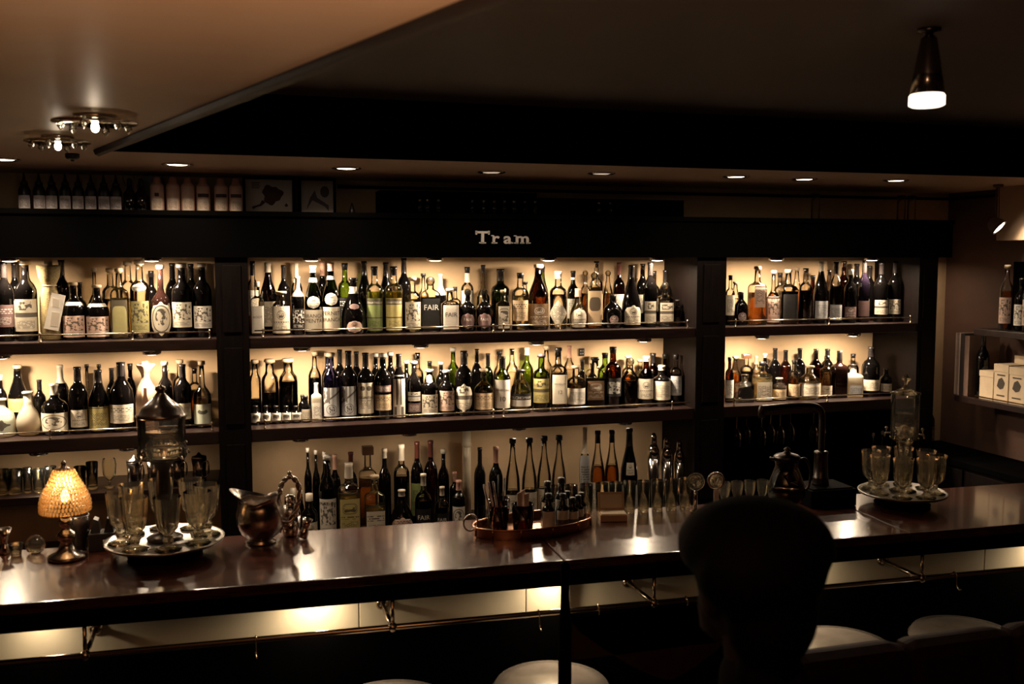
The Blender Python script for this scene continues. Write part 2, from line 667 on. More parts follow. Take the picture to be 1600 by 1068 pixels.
# black fascia in front of the bar soffit and the slanting edge with its moulding
struct(MB().box(DA.x, X_RIGHT, Y_SOF - .015, Y_SOF, Z_LOW - .004, Z_HIGH).build('trim_1', M_BLACKP),
       'black fascia board above the bar')
nrm = Vector((-DD.y, DD.x))
if nrm.x < 0:
    nrm = -nrm
mb = MB()
p0, p1 = DA, DB
q0, q1 = p0 + nrm * .016, p1 + nrm * .016
mb.add([(p0.x, p0.y, Z_LOW), (p1.x, p1.y, Z_LOW), (q1.x, q1.y, Z_LOW), (q0.x, q0.y, Z_LOW),
        (p0.x, p0.y, Z_HIGH), (p1.x, p1.y, Z_HIGH), (q1.x, q1.y, Z_HIGH), (q0.x, q0.y, Z_HIGH)],
       [(0, 1, 2, 3), (7, 6, 5, 4), (0, 4, 5, 1), (1, 5, 6, 2), (2, 6, 7, 3), (3, 7, 4, 0)], False)
struct(mb.build('trim_2', M_BLACKP), 'slanting edge board between low and raised ceiling')
mb = MB()
mb.tube([(p0.x, p0.y, Z_LOW - .004), (p1.x, p1.y, Z_LOW - .004)], .016, 8)
struct(mb.build('trim_3', pbr('dark_moulding', (0.018, 0.010, 0.008), 0.6)), 'dark round moulding along the slanting ceiling edge')
struct(MB().box(at(527, 295, Y_WALL).x, X_RIGHT, Y_WALL - .012, Y_WALL, 2.245, 2.258).build('trim_4', M_BLACKP),
       'thin black rail along the back wall')
struct(MB().box(X_RIGHT - .012, X_RIGHT, Y_BACK, Y_WALL - .012, 2.245, 2.258).build('trim_5', M_BLACKP))
# bulkhead over the side shelves
struct(MB().box(X_RIGHT - .12, X_RIGHT, 2.4, 3.86, 2.03, Z_LOW).build('wall_bulkhead', pbr('peach_bulkhead', (0.5, 0.33, 0.21), 0.7, var=.15, scale=5)))

# ================================================================= THE BACK BAR
bb = thing('back_bar', 'dark wooden back bar with three shelf bays behind the counter', 'shelving', (0, 0, 0))
POSTS = [(-2.05, -1.93), (0.005, .127), (2.055, 2.20), (3.23, 3.335)]
for (a, b) in POSTS:
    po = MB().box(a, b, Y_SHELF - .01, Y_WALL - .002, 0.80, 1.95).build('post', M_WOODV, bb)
    w3 = (b - a)
    mb = MB()
    for z0, z1 in ((.86, 1.22), (1.30, 1.60), (1.66, 1.92)):
        mb.box(a + w3 * .22, b - w3 * .22, Y_SHELF - .016, Y_SHELF - .009, z0, z1, .002)
    mb.build('raised_panel', M_WOODV, po)
hd = MB().box(-2.1, 3.40, 3.975, 4.0, 1.95, Z_HDR).build('header_board', M_BLACKP, bb)
MB().box(-2.1, 3.40, 3.962, 3.976, Z_HDR - .02, Z_HDR, .003).build('moulding', M_BLACKP, hd)
MB().box(-2.1, 3.40, 4.0, Y_WALL - .001, 1.955, 1.975).build('bay_ceiling', M_WOOD, bb)
MB().box(-2.1, 3.40, 4.0, Y_WALL - .001, Z_HDR - .025, Z_HDR - .004).build('top_board', M_WOOD, bb)
BAYS = [(-1.93, .005), (.127, 2.055), (2.20, 3.23)]
rail_posts = {(0, Z_TOP): [-.62, -.3, -.02], (0, Z_MID): [-.6, -.28, -.02], (1, Z_TOP): [.18, 1.12, 1.165, 2.02],
              (1, Z_MID): [.18, 1.12, 1.165, 1.95], (2, Z_TOP): [2.26, 2.75, 3.2], (2, Z_MID): [2.26, 2.75, 3.2]}
for bi, (a, b) in enumerate(BAYS):
    for z, th in ((Z_TOP, .042), (Z_MID, .05)):
        sb = MB().box(a, b, Y_SHELF - .005, Y_WALL - .001, z - th, z, .003).build('shelf_board', M_WOOD, bb)
        r = MB().tube([(a + .02, Y_SHELF + .006, z + .028), (b - .02, Y_SHELF + .006, z + .028)], .0028, 8).build('gallery_rail', M_STEEL, sb)
        for px in rail_posts[(bi, z)]:
            MB().lathe([(0, .006), (.004, .006), (.006, .003), (.026, .003), (.03, .0055), (.036, .003), (.038, 0)],
                       (px, Y_SHELF + .006, z), 8).build('rail_post', M_STEEL, sb)
# third shelf of the left bay
Z_LOWL = 1.055
MB().box(-1.93, .005, Y_SHELF + .02, Y_WALL - .001, Z_LOWL - .03, Z_LOWL, .003).build('shelf_board', M_WOOD, bb)
MB().box(-2.1, 3.335, 3.94, Y_WALL - .001, Z_CNT - .04, Z_CNT, .004).build('counter_top', M_WOOD, bb)
for i in range(9):
    x0 = -2.1 + i * .604
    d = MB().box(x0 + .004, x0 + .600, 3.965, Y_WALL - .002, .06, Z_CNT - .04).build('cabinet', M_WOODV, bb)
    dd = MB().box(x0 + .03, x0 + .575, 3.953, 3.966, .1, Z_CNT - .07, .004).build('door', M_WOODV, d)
MB().box(2.2, 3.23, Y_WALL - .012, Y_WALL - .002, .80, 1.22).build('back_panel', M_BLACKP, bb)


# the lettering on the header
def letter(ch, x, size, serifs, name, kern=0):
    vs, fs = text_mesh(ch, .004, .018)
    mb = MB()
    mb.add([(v.x * size * 1.25 + x, -v.z, v.y * size) for v in vs], fs, False)
    for (x0, x1, z0, z1) in serifs:
        mb.box(x + x0 * size, x + x1 * size, -.004, .004, z0 * size, z1 * size)
    return mb.build(name, pbr('dull_silver_letters', (0.80, 0.72, 0.70), 0.5), hd, loc=(0, 3.97, 0))


tp = at(739, 380, 3.97)
ZT = tp.z
xs = [at(u, 380, 3.97).x for u in (754, 774, 793, 816)]
SZ = .068
for o in (letter('T', xs[0], SZ * 1.05, [(-.2, .2, 0, .07), (-.42, -.33, .5, .73), (.33, .42, .5, .73)], 'letter_t'),
          letter('r', xs[1], SZ * .95, [(-.25, .12, 0, .07), (-.27, -.1, .46, .53)], 'letter_r'),
          letter('a', xs[2], SZ * .95, [(.2, .36, 0, .07)], 'letter_a'),
          letter('m', xs[3], SZ * .95, [(-.55, -.27, 0, .07), (-.14, .14, 0, .07), (.27, .55, 0, .07), (-.56, -.4, .46, .53)], 'letter_m')):
    o.location.z = ZT

# wall socket in the middle bay
so = at(909, 550, Y_WALL - .008)
sw = thing('wall_socket', 'small black socket plate on the cream wall of the middle shelf', 'socket', (so.x, Y_WALL - .008, so.z))
MB().box(-.014, .014, 0, .008, -.018, .018, .002).build('plate', M_BLACK, sw)
for dx, dz in ((-.005, .007), (.005, .007), (-.005, -.007), (.005, -.007)):
    MB().lathe([(0, .0025), (.002, .0025), (.002, 0)], (0, 0, 0), 8).build('screw', M_WHITE, sw, loc=(dx, 0, dz), rot=(PI / 2, 0, 0))

# ---------------------------------------------------------------- puck lights
puck0 = None


def puck(u, v, zc, label, group, power):
    p = at(u, v, 4.075)
    t = thing('puck_light', label, 'light', (p.x, 4.075, zc - .0006), 0, group)
    MB().lathe([(0, .036), (-.014, .036), (-.018, .033), (-.018, .027), (-.0145, .027), (-.0145, 0)], n=24).build('housing', M_CHROME, t)
    MB().lathe([(-.015, .0265), (-.019, .024), (-.021, .012), (-.0215, 0)], n=20).build('lens', M_LENS, t)
    disc_light('puck_lamp', (0, .004, -.030), .018, power, spread=178, rot=(math.radians(4), 0, 0), parent=t)
    return t


for k, u in enumerate((15, 237, 487, 680, 857, 1027, 1213, 1362)):
    puck(u, 408, 1.955, 'lit puck light under the header, %s from left' % ORD[k + 1], 'puck lights under the header', P_SHELF)
for k, u in enumerate((2, 237, 472, 657, 838, 1005, 1190, 1332)):
    puck(u, 545, Z_TOP - .042, 'lit puck light under the upper shelf, %s from left' % ORD[k + 1], 'puck lights under the upper shelves', P_SHELF)

t = puck(1462, 408, 1.955, 'added puck light under the right end of the header by the cream strip', None, P_SHELF * .2)  # extra puck, added to light the strip of wall past the header
t.location = (3.3725, 4.20, 1.9538)
for k, u in enumerate((60, 200, 470, 640, 810, 975)):  # hidden pucks, added to brighten the lower bays
    puck(u, 690, Z_MID - .05, 'added unseen dim puck light under the middle shelf, %s from left' % ORD[k + 1], 'added puck lights under the middle shelves', P_SHELF * .07)

# ================================================================= BOTTLES
PROF = {
    'wine': ([(0, .86), (.012, 1), (.58, 1), (.64, .96), (.70, .76), (.745, .48), (.79, .365), (.955, .33), (.96, .38), (1, .38)], 2, 1, 'wine'),
    'slope': ([(0, .88), (.012, 1), (.45, 1), (.54, .94), (.64, .74), (.74, .5), (.82, .37), (.955, .31), (.96, .37), (1, .36)], 2, 1, 'sloping'),
    'spirit': ([(0, .9), (.012, 1), (.61, 1), (.66, .97), (.70, .82), (.73, .54), (.755, .40), (.94, .35), (.95, .4), (1, .4)], 2, 1, 'round'),
    'squat': ([(0, .88), (.02, 1), (.5, 1), (.57, .95), (.64, .76), (.69, .45), (.74, .31), (.95, .28), (.955, .33), (1, .33)], 2, 1, 'squat'),
    'cone': ([(0, .93), (.03, 1), (.25, 1), (.38, .95), (.53, .74), (.68, .44), (.78, .30), (.955, .25), (.96, .3), (1, .3)], 2, 1, 'conical'),
    'long': ([(0, .88), (.015, 1), (.42, 1), (.5, .94), (.57, .64), (.62, .38), (.68, .30), (.955, .26), (.96, .31), (1, .31)], 2, 1, 'long-necked'),
    'mini': ([(0, .9), (.02, 1), (.55, 1), (.62, .92), (.68, .6), (.73, .46), (1, .44)], 2, 1, 'small'),
    'pear': ([(0, .7), (.03, .82), (.22, 1), (.36, .98), (.52, .76), (.64, .46), (.73, .36), (.95, .34), (1, .36)], 2, 1, 'pear-shaped'),
    'square': ([(0, .93), (.012, 1), (.60, 1), (.65, .97), (.69, .8), (.72, .5), (.75, .38), (.95, .34), (1, .38)], 6, 1, 'square'),
    'flask': ([(0, .93), (.012, 1), (.66, 1), (.71, .96), (.75, .75), (.78, .45), (.80, .36), (.95, .33), (1, .36)], 5, .55, 'flat'),
    'jar': ([(0, .9), (.02, 1), (.62, 1), (.70, .9), (.76, .6), (.8, .5), (.95, .5), (1, .52)], 2, 1, 'jar-shaped'),
    'jug': ([(0, .85), (.02, .95), (.1, 1), (.45, 1), (.6, .9), (.7, .6), (.76, .36), (.95, .32), (1, .36)], 2, 1, 'jug-shaped'),
}


def smooth(a, b, x):
    t = min(1, max(0, (x - a) / (b - a)))
    return t * t * (3 - 2 * t)


class Body:
    def __init__(s, shape, H, W):
        s.prof, s.n, s.d, s.word = PROF[shape]
        s.H, s.W = H, W

    def rad(s, h):
        p = s.prof
        for i in range(len(p) - 1):
            if h <= p[i + 1][0]:
                f = (h - p[i][0]) / max(1e-6, p[i + 1][0] - p[i][0])
                return p[i][1] + (p[i + 1][1] - p[i][1]) * f
        return p[-1][1]

    def pt(s, a, h, off=0.0):
        r = s.rad(h)
        k = smooth(.45, .8, r)
        n = 2 + (s.n - 2) * k
        d = 1 + (s.d - 1) * k
        c, q = math.cos(a), math.sin(a)
        if n > 2.05:
            x = math.copysign(abs(c) ** (2 / n), c)
            y = math.copysign(abs(q) ** (2 / n), q)
        else:
            x, y = c, q
        R = r * s.W / 2
        l = math.hypot(x * R, y * R * d) or 1
        f = (l + off) / l
        return Vector((x * R * f, y * R * d * f, h * s.H))

    def shell(s, h0, h1, off=0.0, n=22, cap0=False, cap1=False):
        hs = [h0] + [p[0] for p in s.prof if h0 + 1e-4 < p[0] < h1 - 1e-4] + [h1]
        vs, fs = [], []
        for h in hs:
            for k in range(n):
                vs.append(s.pt(2 * PI * (k + .5) / n, h, off))
        for j in range(len(hs) - 1):
            for k in range(n):
                k2 = (k + 1) % n
                fs.append((j * n + k, j * n + k2, (j + 1) * n + k2, (j + 1) * n + k))
        if cap0:
            fs.append(tuple(range(n - 1, -1, -1)))
        if cap1:
            fs.append(tuple((len(hs) - 1) * n + k for k in range(n)))
        return vs, fs

    def patch(s, h0, h1, hw, shape='rect', off=0.0007, tilt=0.0, a0=0.0):
        """paper label: half width hw in radians, front faces -Y"""
        nu, nv = 9, 8
        vs, fs, uvs = [], [], []
        for j in range(nv + 1):
            v = j / nv
            if shape == 'oval' or shape == 'round':
                wv = math.sqrt(max(.0, 1 - (2 * v - 1) ** 2)) + .02
            elif shape == 'arch':
                wv = 1 if v < .55 else math.sqrt(max(0, 1 - ((v - .55) / .45) ** 2)) + .02
            elif shape == 'diamond':
                wv = 1 - abs(2 * v - 1) + .03
            elif shape == 'point':
                wv = min(1, (1 - v) / .4 + .05, .55 + v * 1.5)
            else:
                wv = 1
            for i in range(nu + 1):
                q = 2 * i / nu - 1
                a = -PI / 2 + a0 + q * hw * wv
                vs.append(s.pt(a, h0 + (h1 - h0) * v, off))
                uvs.append(((q * wv + 1) / 2, v))
        for j in range(nv):
            for i in range(nu):
                k = j * (nu + 1) + i
                fs.append((k, k + 1, k + nu + 2, k + nu + 1))
        return mesh('label', vs, fs, True, uvs)

    def words(s, body, h, size, off=0.0013, a0=0.0):
        vs, fs = text_mesh(body)
        h0 = h
        R = max(.004, s.rad(h0) * s.W / 2)
        k = smooth(.45, .8, s.rad(h0))
        out = []
        flat = s.n > 2.5
        for v in vs:
            x, z = v.x * size, v.y * size
            if flat:
                p = Vector((x, -R * s.d - off, h0 * s.H + z))
            else:
                p = s.pt(-PI / 2 + a0 + x / R, min(.99, h0 + z / s.H), off)
            out.append(p)
        return mesh('text', out, fs, False)


def make_bottle(b, loc, H, W, label, group, rz):
    shape, glass, cap, lab, ex = b['s'], b['g'], b['c'], b['l'], b['x']
    name = ex.get('name', {'wine': 'wine_bottle', 'mini': 'bitters_bottle'}.get(shape, 'liquor_bottle'))
    t = thing(name, label, 'bottle', loc, rz, group)
    bd = Body(shape, H, W)
    top = .985
    if cap in 'CTW' and cap != '-':
        top = .945
    gm = GLASS[glass][0]
    vs, fs = bd.shell(0, top, 0, 22, True, True)
    link('glass_body', mesh('glass_body', vs, fs), gm, t)
    lq = ex.get('liq')
    if lq:
        lv = ex.get('lev', .6)
        vs, fs = bd.shell(.015, lv, -.0022, 18, True, True)
        link('liquid', mesh('liquid', vs, fs), LIQ[lq], t)
    nr = bd.rad(.97) * W / 2
    if cap == 'K' or cap == 'w' or cap == 's':          # screw cap
        vs, fs = bd.shell(.90, 1.0, .0012, 16, True, True)
        link('screw_cap', mesh('screw_cap', vs, fs), {'K': M_BLACK, 'w': M_WHITE, 's': M_CHROME}[cap], t)
    elif cap in 'CTW':                                  # stopper with a wide head
        mat = {'C': M_CORK, 'T': M_FOILK, 'W': M_WHITE}[cap]
        MB().lathe([(.93 * H, nr * .8), (.946 * H, nr * .8), (.947 * H, nr * 1.28), (.99 * H, nr * 1.28), (H, nr * 1.15)], n=16).build('stopper', mat, t)
    elif cap in 'FRPL':                                 # foil capsule
        h0 = ex.get('foil', .80)
        vs, fs = bd.shell(h0, 1.0, .0009, 16, False, True)
        link('foil_capsule', mesh('foil_capsule', vs, fs), {'F': M_FOILK, 'R': M_FOILR, 'P': M_FOILP, 'L': M_FOILC}[cap], t)
    elif cap == 'B':                                    # glass ball stopper
        MB().lathe([(.93 * H, nr * .7), (.96 * H, nr * .7)], n=10).ball((0, 0, H - nr * 1.2 + .003), nr * 1.4, 12, 8).build('glass_stopper', GCLEAR, t)
    elif cap == 'Q':                                    # heavy square stopper
        MB().box(-nr * 1.7, nr * 1.7, -nr * 1.7, nr * 1.7, H * .90, H, .003).build('square_stopper', M_FOILC if ex.get('qlight') else pbr('smoked_stopper', (0.10, 0.05, 0.03), .15), t)
    if lab:
        for li, L in enumerate(lab if isinstance(lab, list) else [lab]):
            h0, h1, hw, pc, kind = L[:5]
            sh = L[5] if len(L) > 5 else 'rect'
            ink = INKW if pc in 'kmn' else INK
            me = bd.patch(h0, h1, hw, sh, off=.0007 + li * .0004)
            lo = link('paper_label' if li == 0 else 'neck_label', me, printed(kind, PAP[pc], ink), t)
            if li == 0 and ex.get('txt'):
                for (body, hh, size, dark) in ex['txt']:
                    size = size * (h1 - h0) * H
                    vs_, fs_ = text_mesh(body)
                    wd = max(v.x for v in vs_) - min(v.x for v in vs_)
                    size = min(size, 2 * hw * .92 * W / 2 / max(.01, wd))
                    tm = bd.words(body, h0 + (h1 - h0) * hh, size)
                    link('printed_text', tm, pbr('dark_print', INK, .5) if dark else pbr('pale_print', INKW, .5), lo)
    if ex.get('band'):
        h0, h1, mat = ex['band']
        vs, fs = bd.shell(h0, h1, .0011, 16)
        link('neck_band', mesh('neck_band', vs, fs), mat, t)
    return t


def B(u, w, top, s, g, c, l=None, look=None, **x):
    return dict(u=u, w=w, top=top, s=s, g=g, c=c, l=l, look=look, x=x)


CAPW = {'K': 'black cap', 'w': 'white cap', 's': 'silver cap', 'C': 'cork', 'T': 'dark stopper', 'W': 'white stopper',
        'F': 'black foil', 'R': 'dark red foil', 'P': 'pinkish foil', 'L': 'cream foil', 'B': 'glass ball stopper', 'Q': 'square stopper', '-': 'open neck'}


def shelf_fill(items, z, row, place, group, yc=None, vb=600, xlim=None):
    """place one row of bottles; X from the photograph's bearing, real depth on the shelf"""
    rows = []
    for b in sorted(items, key=lambda q: q['u']):
        Y = yc
        p = at(b['u'], vb, Y)
        sc = depth(p) / F
        W = b['w'] * sc
        H = at(b['u'], b['top'], Y).z - z
        rows.append([b, p.x, W, H, Y])
    for it in range(80):
        for i in range(len(rows) - 1):
            a, c = rows[i], rows[i + 1]
            need = (a[2] + c[2]) / 2 * (1.05 if 'square' in (a[0]['s'], c[0]['s']) else 1) + .0012
            gap = c[1] - a[1]
            if gap < need:
                d = (need - gap) / 2
                a[1] -= d
                c[1] += d
        if xlim:
            for r in rows:
                r[1] = min(max(r[1], xlim[0] + r[2] / 2), xlim[1] - r[2] / 2)
    # still too tight: slim the pair
    for i in range(len(rows) - 1):
        a, c = rows[i], rows[i + 1]
        need = (a[2] + c[2]) / 2 + .0006
        gap = c[1] - a[1]
        if gap < need:
            k = max(.5, gap / need)
            a[2] *= k
            c[2] *= k
    for i, (b, x, W, H, Y) in enumerate(rows):
        look = b['look']
        if not look:
            gw = GLASS[b['g']][1]
            look = '%s %s bottle' % (gw, PROF[b['s']][3])
            if b['l']:
                L = b['l'][0] if isinstance(b['l'], list) else b['l']
                look += ' with %s label' % PAPW[L[3]]
            else:
                look += ' with %s' % CAPW[b['c']]
        lab = '%s, %s from left, %s, %s' % (look, ORD[i + 1], row, place)
        rz = -math.atan2(x, Y) * .6 + random.uniform(-.12, .12)
        if b['x'].get('keep'):
            rz = -math.atan2(x, Y)
        if b['x'].get('maker'):
            b['x']['maker'](x, Y, z + .0008, W, H)
            continue
        if b['s'] in ('square', 'flask'):
            rz = -math.atan2(x, Y) * .35
        make_bottle(b, (x, Y, z + .0008), H, W, lab, group, rz)


# ---- odd bottles of the left bay
def wrapped_straw(x, Y, z, W, H):
    R = W / 2 / 1.13
    t = thing('straw_wrapped_bottle', 'bottle wrapped in woven straw with white tag, upper left shelf', 'bottle', (x, Y, z), 0, 'bottles on the upper left shelf')
    prof = [(0, .9), (.02, 1), (.35, .98), (.55, .92), (.66, .72), (.70, .62), (.72, .72), (.80, 1.0), (.92, 1.12), (.95, 1.12), (.95, 1.0), (.80, .7)]
    MB().lathe([(h * H, r * R) for h, r in prof], n=40, flute=20, fl=.035).build(
        'straw_wrap', pbr('woven_straw', (0.38, 0.29, 0.13), .8, var=.45, scale=120, stretch=(1, 1, 3), bump=.6), t)
    MB().tube([(math.cos(a) * R * .70, math.sin(a) * R * .70, .69 * H) for a in [2 * PI * k / 16 for k in range(16)]], .003, 6, True).build('twine', M_CORK, t)
    MB().lathe([(.8 * H, R * .4), (H, R * .4)], n=12).build('stopper', M_CORK, t)
    tg = MB().prism([(-.036, .004), (.014, -.008), (.044, .126), (-.004, .138)], 0, .0012).build('paper_tag', M_WHITE, t, loc=(.018, -R - .006, .26 * H * .3 + .02))
    MB().prism([(-.014, .012), (.014, .008), (.022, .060), (-.006, .066)], -.0012, -.0002).build('printed_mark', pbr('pale_grey_print', (.62, .54, .44), .6), tg)
    MB().prism([(-.004, .085), (.020, .080), (.022, .112), (-.002, .118)], -.0012, -.0002).build('printed_mark', pbr('pale_grey_print', (.62, .54, .44), .6), tg)


def wrapped_paper(x, Y, z, W, H):
    R = W / 2 / 1.08
    t = thing('paper_wrapped_bottle', 'bottle twisted in tan wrapping paper, middle left shelf', 'bottle', (x, Y, z), 0, 'bottles on the middle left shelf')
    prof = [(0, .95), (.01, 1), (.5, 1), (.62, .8), (.72, .45), (.78, .36), (.85, .5), (.93, .8), (.96, .85), (.96, .7), (.85, .3)]
    MB().lathe([(h * H, r * R) for h, r in prof], n=28, flute=7, fl=.07).build('paper_wrap', pbr('tan_wrapping_paper', (.55, .36, .24), .7, var=.3, scale=18), t)
    MB().lathe([(.78 * H, R * .30), (H, R * .30)], n=12).build('bottle_neck', M_FOILC, t)
    MB().prism([(-.014, .02), (.014, .02), (.014, .10), (.006, .13), (.006, .16), (-.006, .16), (-.006, .13), (-.014, .10)], -.0012, 0).build(
        'printed_bottle', pbr('brown_print', (.25, .12, .07), .7), t, loc=(.0, -R * 1.08, .01))


R_ = 'rect'
# ---- upper left shelf
LU_F = [
    B(10, 26, 409, 'wine', 'k', 'F', (.18, .46, 1.3, 'm', 'title')),
    B(47, 32, 407, 'wine', 'k', 'C', (.12, .52, 1.25, 'c', 'band'), look='dark bottle, cream label crossed by black band'),
    B(79, 34, 408, 'wine', 'k', 'C', maker=wrapped_straw),
    B(117, 33, 441, 'squat', 'k', 'C', [(.05, .42, 1.2, 'p', 'pic'), (.60, .66, 1.2, 'w', 'plain')]),
    B(155, 34, 445, 'squat', 'k', 'C', [(.05, .42, 1.2, 'p', 'pic'), (.60, .66, 1.2, 'w', 'plain')]),
    B(190, 27, 419, 'square', 'c', 'C', (.06, .55, .62, 'o', 'arch'), liq='y', lev=.58, look='clear square bottle, olive label with arch'),
    B(219, 29, 407, 'spirit', 'c', 'C', [(.08, .48, 1.15, 'o', 'pic'), (.60, .70, .8, 'w', 'oval', 'oval')], liq='c', lev=.62),
    B(251, 31, 414, 'long', 'r', 'W', (.03, .50, 1.15, 'c', 'ovalpic', 'oval'), look='dark red bottle, large oval cream label'),
    B(286, 31, 412, 'wine', 'k', 'W', (.14, .48, 1.15, 'c', 'pic')),
    B(318, 28, 411, 'wine', 'k', 'W', (.12, .42, 1.2, 'w', 'pic')),
]
LU_B = [
    B(27, 22, 410, 'wine', 'k', 'F', (.15, .5, 1.2, 'c', 'lines')),
    B(100, 24, 406, 'wine', 'k', 'F'), B(135, 22, 441, 'squat', 'k', 'K'), B(149, 20, 418, 'long', 'c', 'C', liq='c'),
    B(172, 25, 419, 'spirit', 'c', 'C', liq='c', lev=.55), B(200, 26, 408, 'spirit', 'c', 'C', liq='y', lev=.5),
    B(239, 20, 423, 'wine', 'k', 'K'), B(272, 22, 411, 'wine', 'k', 'F'), B(301, 22, 412, 'wine', 'k', 'F'),
]
# ---- middle left shelf
LM_F = [
    B(18, 40, 622, 'jug', 'f', 'C', (.10, .55, 1.0, 'g', 'star'), look='squat frosted bottle with green star', keep=True),
    B(55, 36, 611, 'pear', 'f', 'C', None, look='sloping frosted cream bottle with loop stopper', liq='y'),
    B(92, 39, 599, 'squat', 'k', 'L', (.08, .44, 1.3, 'c', 'ovalpic'), foil=.78),
    B(124, 28, 573, 'wine', 'k', 'F', (.10, .36, 1.0, 'c', 'emblem')),
    B(154, 30, 578, 'slope', 'k', 'F', (.04, .42, 1.45, 'y', 'frame'), look='black bottle with pale yellow fluted label'),
    B(189, 36, 566, 'jug', 'k', 'F', (.13, .40, 1.25, 'c', 'title')),
    B(222, 34, 565, 'wine', 'k', 'C', maker=wrapped_paper),
    B(250, 22, 565, 'wine', 'k', 'C', None), B(288, 26, 569, 'wine', 'k', 'F', (.15, .4, 1.0, 'c', 'lines')),
    B(318, 27, 564, 'long', 'c', 'C', (.06, .36, 1.2, 'g', 'leaf'), liq='c', lev=.45, look='clear bottle, pale label with dark leaf', keep=True),
]
LM_B = [
    B(9, 18, 585, 'wine', 'k', 'w'), B(27, 30, 570, 'slope', 'k', 'C', (.30, .5, 1.2, 'y', 'lines')), B(65, 18, 593, 'wine', 'k', 'F'),
    B(98, 24, 570, 'wine', 'k', 'L', foil=.72), B(140, 17, 569, 'long', 'c', 'T', liq='c'), B(161, 17, 569, 'long', 'c', 'T'),
    B(175, 18, 575, 'wine', 'k', 'F'), B(207, 18, 568, 'wine', 'k', 'K'), B(268, 18, 575, 'slope', 'b', 'C'), B(281, 22, 562, 'spirit', 'c', 'C', liq='a'), B(304, 20, 575, 'spirit', 'c', 's', liq='c'),
]
# ---- upper middle shelf
CU_F = [
    B(403, 21, 440, 'square', 'c', 'w', (.05, .55, .72, 'w', 'plain'), txt=[('ROOT', .55, .28, 1)], look='small clear bottle with white ROOT label', keep=True),
    B(440, 28, 455, 'jar', 'c', 'C', (.05, .66, 1.2, 'c', 'emblem'), liq='a', look='jar-like bottle with round cork, cream label'),
    B(467, 20, 432, 'wine', 'k', 'L', (.1, .45, 1.2, 'k', 'pic'), foil=.66, look='black bottle with tall white cap'),
    B(490, 27, 415, 'slope', 'g', 'L', [(.05, .36, 1.25, 'c', 'plain'), (.38, .56, .75, 'w', 'emblem', 'round')], foil=.9, band=(.76, .82, M_WHITE),
      txt=[('BRANCA', .64, .26, 1), ('MENTA', .40, .26, 1)], look='green bottle labelled BRANCA MENTA', keep=True),
    B(518, 27, 410, 'slope', 'g', 'P', [(.05, .38, 1.25, 'c', 'plain'), (.40, .58, .75, 'w', 'emblem', 'round')], foil=.88, band=(.76, .81, M_WHITE),
      txt=[('FERNET', .66, .24, 1), ('BRANCA', .40, .24, 1)], look='green bottle labelled FERNET-BRANCA', keep=True),
    B(553, 38, 434, 'cone', 'k', 'T', [(.02, .24, .62, 'p', 'emblem', 'round'), (.44, .54, .5, 'm', 'plain', 'round')], band=(.72, .84, M_WHITE),
      look='black conical bottle with round pink label'),
    B(586, 26, 416, 'spirit', 'c', 'F', (.04, .52, 1.1, 'l', 'topband'), liq='G', lev=.62, foil=.86, txt=[('CHARTREUSE', .84, .14, 0)],
      look='green liqueur bottle labelled CHARTREUSE', keep=True),
    B(616, 27, 416, 'spirit', 'c', 'F', (.04, .52, 1.1, 'y', 'topband'), liq='Y', lev=.62, foil=.86, txt=[('CHARTREUSE', .84, .14, 0)],
      look='yellow liqueur bottle labelled CHARTREUSE', keep=True),
    B(645, 25, 433, 'spirit', 'c', 'C', (.06, .55, 1.2, 'c', 'pic'), liq='y'),
    B(674, 31, 434, 'flask', 'c', 'B', (.06, .62, .8, 'k', 'plain'), liq='d', lev=.64, txt=[('FAIR', .62, .26, 0)], look='dark flask marked FAIR in white', keep=True),
    B(702, 27, 451, 'square', 'c', 'W', (.06, .62, .74, 'w', 'plain'), liq='c', txt=[('FAIR', .52, .26, 1)], look='clear bottle with white FAIR label', keep=True),
    B(731, 25, 453, 'squat', 'k', 'B', (.06, .44, .95, 'm', 'plain', 'round'), txt=[('FAIR', .5, .26, 0)], look='black bottle with round FAIR label', keep=True),
    B(757, 25, 453, 'squat', 'k', 'B', (.06, .44, .95, 'm', 'plain', 'round'), txt=[('FAIR', .5, .26, 0)], look='black bottle with round FAIR label', keep=True),
    B(786, 20, 453, 'square', 'c', 'C', (.05, .60, .7, 'c', 'ovalpic'), liq='y'),
    B(813, 26, 426, 'spirit', 'c', 'K', (.16, .52, 1.1, 't', 'title'), liq='y'),
    B(841, 32, 413, 'slope', 'b', 'C', (.06, .40, 1.3, 'n', 'emblem')),
    B(872, 27, 424, 'spirit', 'c', 'L', (.05, .50, 1.25, 'c', 'lines', 'diamond'), liq='c', foil=.88, look='clear bottle with diamond-shaped cream label', keep=True),
    B(903, 27, 451, 'pear', 'c', 'P', (.04, .52, 1.05, 'c', 'emblem', 'arch'), liq='y'),
    B(928, 24, 427, 'flask', 'c', 'B', (.05, .68, .9, 't', 'oval'), liq='a', look='flat bottle, tall tan label with dark oval', keep=True),
    B(957, 30, 461, 'jug', 'k', 'K', (.12, .40, .45, 'm', 'emblem', 'round')),
    B(986, 30, 414, 'cone', 'k', 'F', (.05, .36, 1.0, 'c', 'emblem', 'arch')),
    B(1015, 22, 410, 'wine', 'k', 'F', (.06, .40, .9, 'c', 'band')),
    B(1047, 24, 442, 'square', 'c', 'B', (.10, .55, .74, 'c', 'band'), liq='c'),
    B(1077, 16, 468, 'spirit', 'c', 'K', liq='d'),
]
